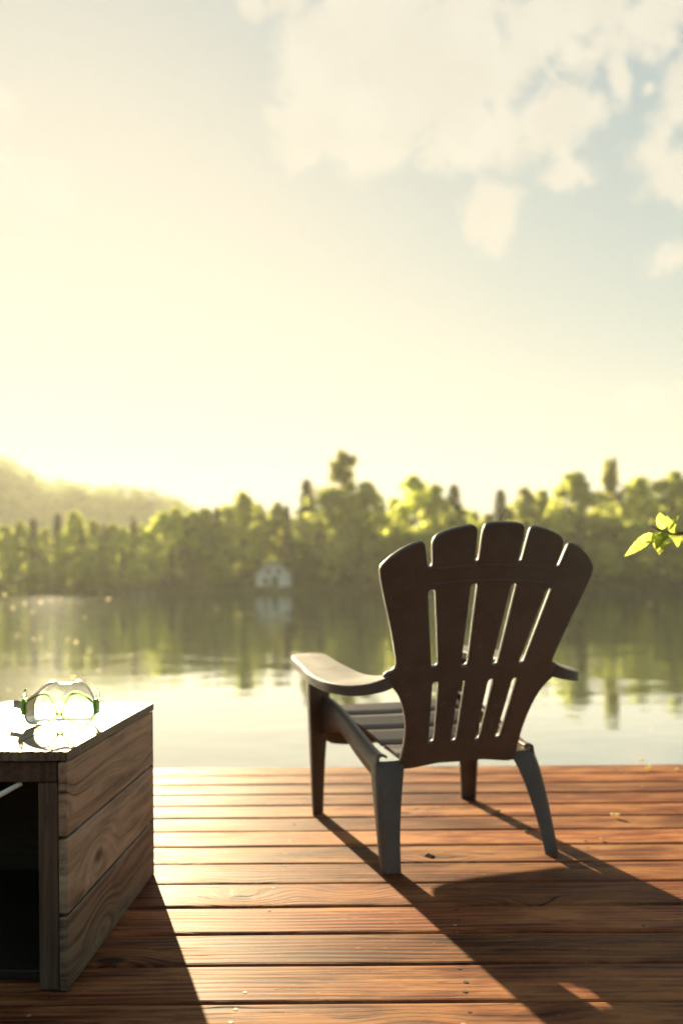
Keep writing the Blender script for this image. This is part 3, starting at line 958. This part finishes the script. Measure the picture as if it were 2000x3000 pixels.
# front frame: rail under the lid, stile, floor
bm = bmesh.new(); bm_box(bm, (0, 0, 0), (WID - 0.040, 0.036, 0.040), 0.0025)
o = from_bm('rail', bm, M['post'], chest); o.location = (-0.020 - (WID - 0.040) / 2, 0.022, LID - 0.018 - 0.0225)
for px in (-0.0375, -WID + 0.0375):        # rear corner posts behind the board ends
    bm = bmesh.new(); bm_box(bm, (0, 0, 0), (0.0395, LID - 0.022, 0.036), 0.0)
    o = from_bm('post', bm, M['box'], chest); o.rotation_euler = (R_(90), 0, 0)
    o.location = (px, BL - 0.0375, (LID - 0.020) / 2)
for px in (-0.0385, -WID + 0.0385):
    bm = bmesh.new(); bm_box(bm, (0, 0, 0), (0.039, LID - 0.018 - 0.046, 0.036), 0.0025)
    o = from_bm('post', bm, M['post'], chest); o.rotation_euler = (R_(90), 0, 0)
    o.location = (px, 0.024, (LID - 0.018 - 0.044) / 2 + 0.001)
bm = bmesh.new(); bm_box(bm, (-WID / 2, BL / 2 + 0.01, 0.014), (WID - 0.042, BL - 0.06, 0.018), 0.002)
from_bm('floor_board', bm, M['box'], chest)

# pale stick, white in place of sunlight falling in the dark opening
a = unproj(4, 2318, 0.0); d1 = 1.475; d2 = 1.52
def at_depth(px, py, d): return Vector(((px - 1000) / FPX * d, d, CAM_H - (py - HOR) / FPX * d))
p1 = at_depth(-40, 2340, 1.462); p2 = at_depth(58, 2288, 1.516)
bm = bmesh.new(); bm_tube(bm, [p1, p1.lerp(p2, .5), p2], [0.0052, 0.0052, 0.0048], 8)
st = from_bm('streak', bm, M['white_streak'], None, False)
tag(st, 'short pale white stick standing in for sunlight in the dark opening of the timber chest', 'streak')

# ------------------------------------------------------------------ diving mask on the chest
def clear_mat(name, colr, tr, rough=0.12, transp=0.35):
    m, N, out = new_mat(name)
    t = N.n('ShaderNodeBsdfTranslucent'); t.inputs['Color'].default_value = (*colr, 1)
    d = N.n('ShaderNodeBsdfDiffuse'); d.inputs['Color'].default_value = (*[c * .6 for c in colr], 1)
    tp = N.n('ShaderNodeBsdfTransparent'); tp.inputs['Color'].default_value = (*tr, 1)
    g = N.n('ShaderNodeBsdfGlossy'); g.inputs['Roughness'].default_value = rough
    a = N.n('ShaderNodeMixShader'); a.inputs[0].default_value = 0.35
    N.link(t.outputs[0], a.inputs[1]); N.link(d.outputs[0], a.inputs[2])
    b = N.n('ShaderNodeMixShader'); b.inputs[0].default_value = transp
    N.link(a.outputs[0], b.inputs[1]); N.link(tp.outputs[0], b.inputs[2])
    fr = N.n('ShaderNodeFresnel'); fr.inputs['IOR'].default_value = 1.42
    c = N.n('ShaderNodeMixShader')
    N.link(fr.outputs[0], c.inputs[0]); N.link(b.outputs[0], c.inputs[1]); N.link(g.outputs[0], c.inputs[2])
    N.link(c.outputs[0], out.inputs['Surface'])
    return m
M['silicone'] = clear_mat('clear_silicone', (0.90, 0.90, 0.80), (0.98, 0.98, 0.95), 0.3, 0.45)
M['lens'] = clear_mat('mask_lens', (0.8, 0.85, 0.8), (0.96, 0.98, 0.96), 0.03, 0.90)
M['green_clear'] = clear_mat('green_frame', (0.55, 0.92, 0.25), (0.85, 0.98, 0.6), 0.15, 0.40)
M['green_clip'] = simple('green_clip', (0.16, 0.62, 0.05), 0.35, 0.5, 30, 0.1)
my = 1.757
mask = thing('diving_mask', 'clear diving mask with green frame standing on the chest lid', 'diving mask', ((168 - 1000) / FPX * my, my, LID + 0.001))
SC = 0.1913 * my / FPX
def mp(x, y, dy=0.0): return ((x - 880) * SC, dy, max(0.004, (935 - y) * SC))
lensL = [(390, 560), (520, 478), (640, 440), (715, 448), (770, 505), (830, 630), (868, 720), (866, 800), (760, 858), (560, 912), (430, 890), (372, 790), (362, 680)]
lensR = [(1440 - (x - 330) * 1.0 + 0, y) for x, y in lensL]
lensR = [(1770 - x + 30, y - 8) for x, y in lensL]
for pts_ in (lensL, lensR):
    pp = [mp(x, y, 0.0) for x, y in chaikin(pts_, 2)]
    bm = bmesh.new()
    n = len(pp)
    bm_tube(bm, pp + [pp[0], pp[1]], 0.0021, 6, False)
    fr = from_bm('lens_frame', bm, M['green_clear'], mask, True)
    bm = bmesh.new()
    f0 = bm.faces.new([bm.verts.new((a, b + 0.0005, c)) for a, b, c in pp])
    r = bmesh.ops.extrude_face_region(bm, geom=[f0])
    for v in [g for g in r['geom'] if isinstance(g, bmesh.types.BMVert)]: v.co.y += 0.0025
    from_bm('lens', bm, M['lens'], fr)
# skirt: from the rim of both lenses back to the face edge; nose pocket upwards
front = [(380, 890), (350, 760), (365, 600), (420, 500), (520, 430), (640, 385), (740, 400), (840, 470), (905, 520), (970, 470), (1060, 400), (1160, 380), (1280, 420), (1390, 490), (1440, 600), (1435, 760), (1390, 880), (1240, 915), (1060, 880), (905, 850), (760, 885), (560, 925)]
back_ = [(410, 900), (390, 760), (400, 590), (440, 460), (520, 345), (640, 268), (720, 262), (790, 300), (905, 296), (1010, 298), (1060, 252), (1150, 270), (1240, 350), (1300, 460), (1360, 600), (1370, 760), (1330, 880), (1220, 915), (1060, 910), (905, 905), (760, 910), (580, 928)]
fr_ = chaikin(front, 1); bk_ = chaikin(back_, 1)
secs = []
for q, dd in ((0, 0.004), (0.35, 0.016), (0.75, 0.032), (1.0, 0.048)):
    secs.append([mp(lerp(a[0], b[0], q), lerp(a[1], b[1], q), dd) for a, b in zip(fr_, bk_)])
secs.append([mp(905 + (b[0] - 905) * 0.88, 640 + (b[1] - 640) * 0.86, 0.056) for b in bk_])
bm = bmesh.new(); loft(bm, secs, True, False)
sk = from_bm('skirt', bm, M['silicone'], mask, True)
# bridge
bm = bmesh.new(); bm_tube(bm, [mp(868, 740, 0), mp(900, 745, -.002), mp(932, 740, 0)], 0.0045, 8)
from_bm('bridge', bm, M['green_clear'], mask, True)
for s, x0 in ((-1, 345), (1, 1438)):
    bm = bmesh.new()
    bm_box(bm, mp(x0 + s * 4, 640, 0.012), (0.0075, 0.024, 0.034), 0.002)
    cp = from_bm('clip', bm, M['green_clip'], mask)
    bm = bmesh.new()
    bm_box(bm, mp(x0 + s * 44, 630, 0.014), (0.0042, 0.016, 0.024), 0.0015)
    from_bm('buckle', bm, M['black_rubber'] if s < 0 else M['silicone'], cp)
    bm = bmesh.new()
    bm_tube(bm, [mp(x0 + s * 20, 500, 0.014), mp(x0 + s * 24, 440, 0.016), mp(x0 + s * 10 + 4, 375, 0.018)], [0.005, 0.004, 0.0014] if s > 0 else [0.005, 0.005, 0.003], 7)
    from_bm('strap_tab', bm, M['silicone'], cp, True)
# strap: flat band looping away to the left on the lid
bm = bmesh.new()
path = [mp(318, 640, 0.016), mp(250, 655, 0.03), mp(120, 640, 0.05), mp(-60, 650, 0.06), mp(-300, 700, 0.03), mp(-420, 760, 0.0), mp(-300, 800, -0.035), mp(-60, 790, -0.03)]
path = chaikin(path, 2, False)
rr_ = []
for p in path:
    z = p[2]
    hw_ = 0.0085
    rr_.append([bm.verts.new((p[0], p[1], max(0.003, z - hw_))), bm.verts.new((p[0], p[1] + 0.002, max(0.003, z - hw_) + 2 * hw_))])
for i in range(len(rr_) - 1):
    bm.faces.new((rr_[i][0], rr_[i + 1][0], rr_[i + 1][1], rr_[i][1]))
stp = from_bm('strap', bm, M['silicone'], mask, True)

# ------------------------------------------------------------------ the Adirondack chair
YAW = R_(17.5)
chair = thing('adirondack_chair', 'dark brown moulded plastic Adirondack chair facing the lake, seen from behind', 'chair', (0.359, 2.176, 0.0), None, YAW)
# local frame: x = u (chair's right), y = t (forward), z = up; origin midway between the rear feet
CP = M['plastic']
TILT = math.atan2(0.256, 0.641)
half = [(.040, .6905), (.051, .686), (.0565, .674), (.0580, .655), (.0550, .594), (.0575, .587), (.0625, .5855), (.0675, .588), (.0690, .594), (.0735, .655), (.0755, .672), (.082, .681), (.094, .6825),
        (.135, .672), (.166, .659), (.178, .650), (.1845, .638), (.1855, .622), (.1765, .576), (.178, .569), (.1835, .5665), (.189, .569), (.1915, .576), (.2005, .612), (.205, .627), (.212, .634), (.221, .632),
        (.245, .621), (.275, .599), (.297, .576), (.3065, .562), (.308, .548), (.302, .522), (.286, .470), (.262, .398), (.241, .325), (.2335, .296), (.234, .282), (.242, .272), (.258, .264), (.263, .252), (.257, .240), (.240, .229), (.222, .210), (.206, .184), (.193, .150), (.183, .110), (.178, .065), (.178, .02), (.180, -.008), (.184, -.022), (.178, -.032), (.160, -.034), (.135, -.030), (.10, -.022), (.05, -.014)]
outline = half + [(0, -.013)] + [(-u, v) for u, v in reversed(half)] + [(0, .6925)]
outline = chaikin(outline, 1)
def slot(u0, v0, u1, v1, w):
    d = Vector((u1 - u0, v1 - v0)).normalized(); nrm = Vector((-d.y, d.x)) * w / 2
    pts = []
    for k in range(7):
        a = math.pi * k / 6
        pts.append((u0 + nrm.x * math.cos(a) - d.x * w / 2 * math.sin(a), v0 + nrm.y * math.cos(a) - d.y * w / 2 * math.sin(a)))
    for k in range(7):
        a = math.pi * k / 6
        pts.append((u1 - nrm.x * math.cos(a) + d.x * w / 2 * math.sin(a), v1 - nrm.y * math.cos(a) + d.y * w / 2 * math.sin(a)))
    return pts
holes = []
for s in (-1, 1):
    holes.append(slot(s * .169, .499, s * .130, .297, .0200))
    holes.append(slot(s * .057, .518, s * .0455, .298, .0200))
    holes.append(slot(s * .1185, .236, s * .1025, .060, .0185))
    holes.append(slot(s * .043, .238, s * .0365, .060, .0185))
def fill_sheet(loops, thick, bev):
    cu = bpy.data.curves.new('sheet', 'CURVE')
    cu.dimensions = '2D'; cu.fill_mode = 'BOTH'
    cu.extrude = thick / 2 - bev; cu.bevel_depth = bev; cu.bevel_resolution = 1
    cu.offset = -bev
    for lp in loops:
        spn = cu.splines.new('POLY'); spn.points.add(len(lp) - 1)
        for p, (a, b) in zip(spn.points, lp): p.co = (a, b, 0, 1)
        spn.use_cyclic_u = True
    tmp = bpy.data.objects.new('tmp_sheet', cu); col.objects.link(tmp)
    dg = bpy.context.evaluated_depsgraph_get()
    me = bpy.data.meshes.new_from_object(tmp.evaluated_get(dg))
    bpy.data.objects.remove(tmp); bpy.data.curves.remove(cu)
    bm = bmesh.new(); bm.from_mesh(me); bpy.data.meshes.remove(me)
    bmesh.ops.remove_doubles(bm, verts=bm.verts, dist=1e-5)
    return bm
CURV = 0.32
def back_map(u, v, w):
    """back sheet coordinates -> chair frame; w grows towards the sitter"""
    off = CURV * u * u + w
    # lower back bows gently forward towards the seat
    off += 0.10 * max(0.0, 0.10 - v) ** 1.0 * 0.6
    return Vector((u, 0.078 - v * math.sin(TILT) + off * math.cos(TILT), 0.277 + v * math.cos(TILT) + off * math.sin(TILT)))
bm = fill_sheet([outline] + holes, 0.018, 0.003)
for i in range(-14, 15):
    g = bm.verts[:] + bm.edges[:] + bm.faces[:]
    bmesh.ops.bisect_plane(bm, geom=g, plane_co=(i * 0.0215 + 0.0003, 0, 0), plane_no=(1, 0, 0), dist=1e-6)
for j in range(0, 9):
    g = bm.verts[:] + bm.edges[:] + bm.faces[:]
    bmesh.ops.bisect_plane(bm, geom=g, plane_co=(0, j * 0.08 + 0.0007, 0), plane_no=(0, 1, 0), dist=1e-6)
for v in bm.verts:
    v.co = back_map(v.co.x, v.co.y, v.co.z)
bmesh.ops.recalc_face_normals(bm, faces=bm.faces)
backrest = from_bm('backrest', bm, CP, chair)
# two raised ribs across the rear of the back
for v0, wd in ((.578, .011), (.536, .011)):
    for (u0, u1) in ((-.170, -.070), (-.052, .052), (.070, .170)) if v0 > .56 else ((-.168, .168),):
        secs = []
        for i in range(15):
            u = lerp(u0, u1, i / 14)
            vv = v0 - 0.55 * u * u
            secs.append([back_map(u, vv - wd / 2, -.0085), back_map(u, vv - wd / 2 + .002, -.0105), back_map(u, vv + wd / 2 - .002, -.0105), back_map(u, vv + wd / 2, -.0085)])
        bm = bmesh.new(); loft(bm, secs)
        from_bm('rib', bm, CP, backrest)

def smooth_path(rows, n):
    """rows of numbers, first one the parameter (descending or ascending); Catmull-Rom in between"""
    out = []
    m = len(rows)
    for i in range(n + 1):
        q = i / n * (m - 1)
        k = min(int(q), m - 2); f = q - k
        p0, p1, p2, p3 = rows[max(k - 1, 0)], rows[k], rows[k + 1], rows[min(k + 2, m - 1)]
        out.append(tuple(0.5 * ((2 * p1[j]) + (-p0[j] + p2[j]) * f + (2 * p0[j] - 5 * p1[j] + 4 * p2[j] - p3[j]) * f * f + (-p0[j] + 3 * p1[j] - 3 * p2[j] + p3[j]) * f ** 3) for j in range(len(p1))))
    return out
# arms: flat paddle with chamfered front corner, curling up into the edge of the back
ARM = [  # t, u_in, u_out, top height, thickness, lift of the inner side
    (.712, .245, .290, .5265, .026, 0), (.700, .230, .320, .527, .027, 0), (.660, .226, .346, .5265, .027, 0), (.600, .230, .362, .525, .027, 0), (.500, .238, .372, .520, .027, 0), (.400, .245, .381, .515, .027, .002), (.290, .250, .394, .509, .027, .004),
    (.190, .252, .394, .503, .027, .008), (.110, .250, .386, .500, .027, .014), (.062, .245, .370, .499, .027, .020), (.026, .236, .348, .499, .028, .027), (.002, .226, .318, .503, .029, .032), (-.010, .216, .284, .511, .031, .030), (-.008, .210, .256, .520, .034, .022), (.006, .204, .236, .528, .036, .010)]
for s in (-1, 1):
    bm = bmesh.new()
    secs = []
    for (t, a, b, h, T, lift) in smooth_path(ARM, 48):
        w = b - a
        e = min(0.005, w * .2)
        ring = [(a, h - T), (a, h - e), (a + e * .4, h - e * .3), (a + e * 1.3, h), (lerp(a, b, .5), h + 0.0015), (b - e * 1.3, h), (b - e * .4, h - e * .3), (b, h - e), (b, h - T), (b - .004, h - T), (b - .004, h - .006), (a + .004, h - .006), (a + .004, h - T)]
        up_ = 0.011 if s > 0 else 0.0
        lf_ = lift * (1.3 if s > 0 else 1.0)
        secs.append([(s * x, t, z + up_ + lf_ * max(0.0, (b - x) / w) ** 1.6) for x, z in ring])
    loft(bm, secs)
    from_bm('arm', bm, CP, chair)
# L-section legs: outer side flange and a face flange, meeting in a rounded corner
def l_leg(rows, s, face_sign, n=14):
    """rows: h, corner u, corner t, face width (towards the middle), side depth (away from the face)"""
    bm = bmesh.new()
    secs = []
    for (h, cu_, ct, fw, sd) in smooth_path(rows, n):
        r = 0.018
        pts = [(cu_ - fw, ct)]
        pts += [(cu_ - max(fw * .5, r), ct)]
        for k in range(5):
            a = math.pi / 2 * k / 4
            pts.append((cu_ - r + r * math.sin(a), ct + face_sign * (r - r * math.cos(a))))
        pts += [(cu_, ct + face_sign * max(sd * .6, r)), (cu_, ct + face_sign * sd)]
        secs.append([(s * u, t, h) for u, t in pts])
    rings = [[bm.verts.new(p) for p in sec] for sec in secs]
    for i in range(len(rings) - 1):
        for k in range(len(rings[0]) - 1):
            bm.faces.new((rings[i][k], rings[i][k + 1], rings[i + 1][k + 1], rings[i + 1][k]))
    o = from_bm('leg', bm, CP, chair, True)
    solidify(o, 0.007, -1 if False else 0.0, 0.0015)
    return o
REAR = [(.272, .243, .104, .080, .058), (.245, .249, .083, .074, .054), (.18, .255, .056, .062, .046), (.09, .260, .026, .050, .036), (0.0, .263, -.002, .044, .030)]
FRONT = [(.505, .314, .612, .088, .060), (.44, .312, .612, .084, .056), (.36, .309, .611, .078, .052), (.24, .304, .610, .062, .044), (.12, .299, .609, .048, .036), (0.0, .294, .608, .038, .030)]
for s in (-1, 1):
    l_leg(REAR, s, 1)
    l_leg(FRONT, s, -1)
# side rails of the seat with the arch towards the front leg
def seat_h(t): return interp(t, [0.06, .10, .18, .25, .33, .42, .50, .57, .615, .645], [.278, .276, .270, .278, .298, .320, .340, .355, .364, .358])
def seat_hw(t): return interp(t, [.08, .25, .30, .40, .52, .62], [.136, .140, .152, .168, .204, .232])
for s in (-1, 1):
    bm = bmesh.new()
    rows = [(.612, .262, .262, .378), (.585, .260, .270, .378), (.56, .258, .277, .376), (.50, .255, .286, .368), (.44, .253, .298, .355), (.40, .252, .301, .345), (.34, .251, .285, .330), (.27, .250, .264, .312), (.20, .248, .245, .294), (.14, .246, .232, .282), (.10, .244, .228, .280)]
    secs = []
    for (t, uo, lo, hi) in smooth_path(rows, 24):
        hi2 = hi + 0.010
        secs.append([(s * uo, t, lo), (s * (uo + .001), t, lerp(lo, hi2, .5)), (s * (uo - .004), t, hi2 - .004), (s * (uo - .010), t, hi2), (s * (uo - .022), t, hi2 - .001), (s * (uo - .027), t, hi2 - .006)])
    rings = [[bm.verts.new(p) for p in sec] for sec in secs]
    for i in range(len(rings) - 1):
        for k in range(5):
            bm.faces.new((rings[i][k], rings[i][k + 1], rings[i + 1][k + 1], rings[i + 1][k]))
    o = from_bm('seat_rail', bm, CP, chair, True)
    solidify(o, 0.006)
# seat slats
for (t0, t1) in ((.645, .520), (.505, .405), (.390, .292), (.278, .185), (.172, .096)):
    bm = bmesh.new()
    secs = []
    for i in range(11):
        q = i / 10
        c = (q - .5) * 2
        ring = []
        m = 7
        for k in range(m):
            t = lerp(t0, t1, k / (m - 1))
            u = c * (seat_hw(t) + .012)
            dip = -.004 * (1 - c * c)
            rnd_ = .003 if k in (0, m - 1) else 0
            if t0 > .6 and k < 2: rnd_ = (.014, .004)[k]
            ring.append((u, t, seat_h(t) + dip - rnd_))
        low = [(u, t + (.002 if k == 0 else (-.002 if k == m - 1 else 0)), z - (.012 if 0 < k < m - 1 else .010)) for k, (u, t, z) in enumerate(ring)]
        secs.append(ring + list(reversed(low)))
    loft(bm, secs)
    from_bm('seat_slat', bm, CP, chair)
# front apron below the first slat
bm = bmesh.new()
secs = []
for i in range(13):
    c = -1 + 2 * i / 12
    u = c * .262
    lo = .222 - .006 * (1 - c * c) + .030 * max(0, abs(c) - .8) / .2
    secs.append([(u, .628, lo), (u, .634, lo), (u, .645, .352 - .010 * (1 - c * c)), (u, .637, .357 - .010 * (1 - c * c))])
loft(bm, secs)
from_bm('apron', bm, CP, chair)
# ------------------------------------------------------------------ leafy twig from the right
M['twig'] = simple('twig_bark', (0.16, 0.10, 0.07), 0.8, 0.3, 60.0, 0.3)
M['fresh_leaf'] = leafy('fresh_leaf', (0.14, 0.18, 0.045), (0.27, 0.31, 0.06), 0.5, 38)
TW = 2.05
def tw(x, y, d=0.0):        # twig close-up print (crop 1780..2000 x 1480..1660) to space
    return at_depth(1780 + x * 0.1403, 1480 + y * 0.1403, TW + d)
root_p = Vector((2.35, 2.25, -0.9))
shrub = thing('alder_shrub', 'leafy alder twig reaching in from the right edge with fresh green leaves', 'shrub', root_p)
def rel(p): return Vector(p) - root_p
bm = bmesh.new()
bm_tube(bm, [rel(root_p), rel((2.30, 2.22, 0.0)), rel((2.22, 2.18, 0.9)), rel((2.25, 2.2, 1.6))], [0.035, 0.03, 0.02, 0.006], 8)
from_bm('stem', bm, M['twig'], shrub, True)
bm = bmesh.new()
bm_tube(bm, [rel((2.24, 2.19, 0.62)), rel((1.75, 2.14, 0.86)), rel((1.2, 2.09, 0.88)), rel(tw(1568, 640)), rel(tw(1420, 640)), rel(tw(1290, 640)), rel(tw(1120, 590)), rel(tw(1000, 540)), rel(tw(880, 475))],
        [0.011, 0.009, 0.0065, 0.0044, 0.0039, 0.0036, 0.0028, 0.0019, 0.0012], 7)
from_bm('branch', bm, M['twig'], shrub, True)
def leaf(base, tip, wid, nrm, fold=0.25, bend=0.12, stalk=None):
    base, tip = Vector(base), Vector(tip)
    ax = tip - base; L = ax.length; ax.normalize()
    nrm = Vector(nrm).normalized()
    sd = ax.cross(nrm).normalized(); nn = sd.cross(ax).normalized()
    bm = bmesh.new()
    rows = []
    nseg = 12
    for i in range(nseg + 1):
        t = i / nseg
        w = wid * (math.sin(math.pi * t ** 0.75) ** 0.85 if 0 < t < 1 else 0.0) * 0.5 + 0.0004
        c = base + ax * L * t + nn * (-bend * L * (2 * t - 1) ** 2 + bend * L)
        r = []
        for e in (-1, -.66, -.33, 0, .33, .66, 1):
            jag = (1 + 0.10 * (i % 2)) if abs(e) == 1 else 1.0
            r.append(bm.verts.new(c + sd * w * e * jag + nn * (abs(e) * w * fold + 0.004 * math.sin(t * 9 + e * 2) * wid * 6 * abs(e))))
        rows.append(r)
    for i in range(nseg):
        for k in range(6):
            bm.faces.new((rows[i][k], rows[i][k + 1], rows[i + 1][k + 1], rows[i + 1][k]))
    if stalk is not None:
        bm_tube(bm, [Vector(stalk), base], [0.0009, 0.0009], 5, False)
    return from_bm('leaf', bm, M['fresh_leaf'], shrub, True)
V3 = Vector
leaf(rel(tw(930, 640)), rel(tw(345, 1115, -.01)), 0.026, (0.45, -1, 0.5), 0.35, 0.06, rel(tw(1080, 600)))
leaf(rel(tw(1130, 560)), rel(tw(1090, 205, .01)), 0.030, (0.1, -1, 0.1), 0.15, 0.04)
leaf(rel(tw(1300, 620, .01)), rel(tw(1230, 260, .03)), 0.022, (0.5, -1, 0.1), 0.2, 0.05)
leaf(rel(tw(1380, 660, -.01)), rel(tw(1365, 420, -.02)), 0.024, (-0.1, -1, 0.2), 0.2, 0.05)
leaf(rel(tw(1390, 470, .02)), rel(tw(1480, 270, .05)), 0.018, (-0.8, -0.5, 0.9), 0.3, 0.1, rel(tw(1330, 630)))
leaf(rel(tw(1120, 600)), rel(tw(1080, 1090, -.03)), 0.040, (-0.3, -0.5, 0.9), 0.45, 0.10)
leaf(rel(tw(1260, 660)), rel(tw(1460, 930, -.03)), 0.036, (0.3, -0.75, 0.7), 0.4, 0.08)
leaf(rel(tw(1200, 640)), rel(tw(1010, 985, -.05)), 0.028, (-0.5, -0.8, 0.3), 0.3, 0.08)
leaf(rel(tw(985, 810)), rel(tw(770, 860, -.02)), 0.012, (0, -0.6, 0.8), 0.3, 0.06, rel(tw(1100, 620)))
leaf(rel(tw(1290, 840, -.02)), rel(tw(1035, 1060, -.06)), 0.014, (0.2, -0.2, 1), 0.3, 0.06, rel(tw(1260, 670)))
leaf(rel(tw(1640, 700)), rel(tw(1535, 820, -.02)), 0.020, (0, -.7, .7), 0.3, 0.06)
lr = random.Random(8)
for i in range(14):
    q = lr.uniform(0.1, 0.95)
    b0 = V3((2.24, 2.19, 0.62)).lerp(V3((1.3, 2.10, 0.88)), q)
    leaf(rel(b0), rel(b0 + V3((lr.uniform(-.07, .03), lr.uniform(-.05, .05), lr.uniform(-.04, .07)))), 0.034, (lr.uniform(-.5, .5), -1, lr.uniform(0, 1)), 0.3, 0.08)

# ------------------------------------------------------------------ seed fluff drifting over the water, caught by the sun
M['fluff'] = leafy('seed_fluff', (0.45, 0.42, 0.36), (0.80, 0.74, 0.60), 0.1, 5)
fl = [(95, 1378), (118, 1376), (58, 1380), (75, 1400), (40, 1455), (195, 1412), (250, 1372), (550, 1410), (93, 1460), (78, 1463), (155, 1465), (175, 1470), (18, 1578), (50, 1530), (167, 1550), (30, 1390), (142, 1370), (226, 1535), (300, 1500), (500, 1398), (12, 1360), (1492, 1392), (110, 1500), (205, 1490)]
vs, fs = [], []
fr_r = random.Random(31)
for (x, y) in fl:
    d = fr_r.uniform(9, 14)
    c = at_depth(x * 1.27551, y * 1.27551, d)
    for k in range(10):
        quad(vs, fs, c + rvec(fr_r) * 0.006, Vector((fr_r.uniform(-.6, .6), -1, fr_r.uniform(-.6, .6))), 0.016 * fr_r.uniform(.7, 1.3), fr_r)
fo = pydata('floating_seeds', vs, fs, M['fluff'])
fo['kind'] = 'stuff'

# ------------------------------------------------------------------ haze: one closed box of even morning air
HAZE = 0.0003
bm = bmesh.new(); bm_box(bm, (0, 330, 53.4), (1500, 880, 110.0))
hz_o = from_bm('haze', bm, None)
hm = bpy.data.materials.new('haze_air'); hm.use_nodes = True
ht = hm.node_tree; ht.nodes.clear(); HN = NT(ht)
ho = HN.n('ShaderNodeOutputMaterial')
pv = HN.n('ShaderNodeVolumePrincipled')
pv.inputs['Color'].default_value = (0.96, 0.93, 0.78, 1)
pv.inputs['Density'].default_value = HAZE
pv.inputs['Anisotropy'].default_value = 0.3
HN.link(pv.outputs[0], ho.inputs['Volume'])
hz_o.data.materials.append(hm)
hz_o['kind'] = 'stuff'
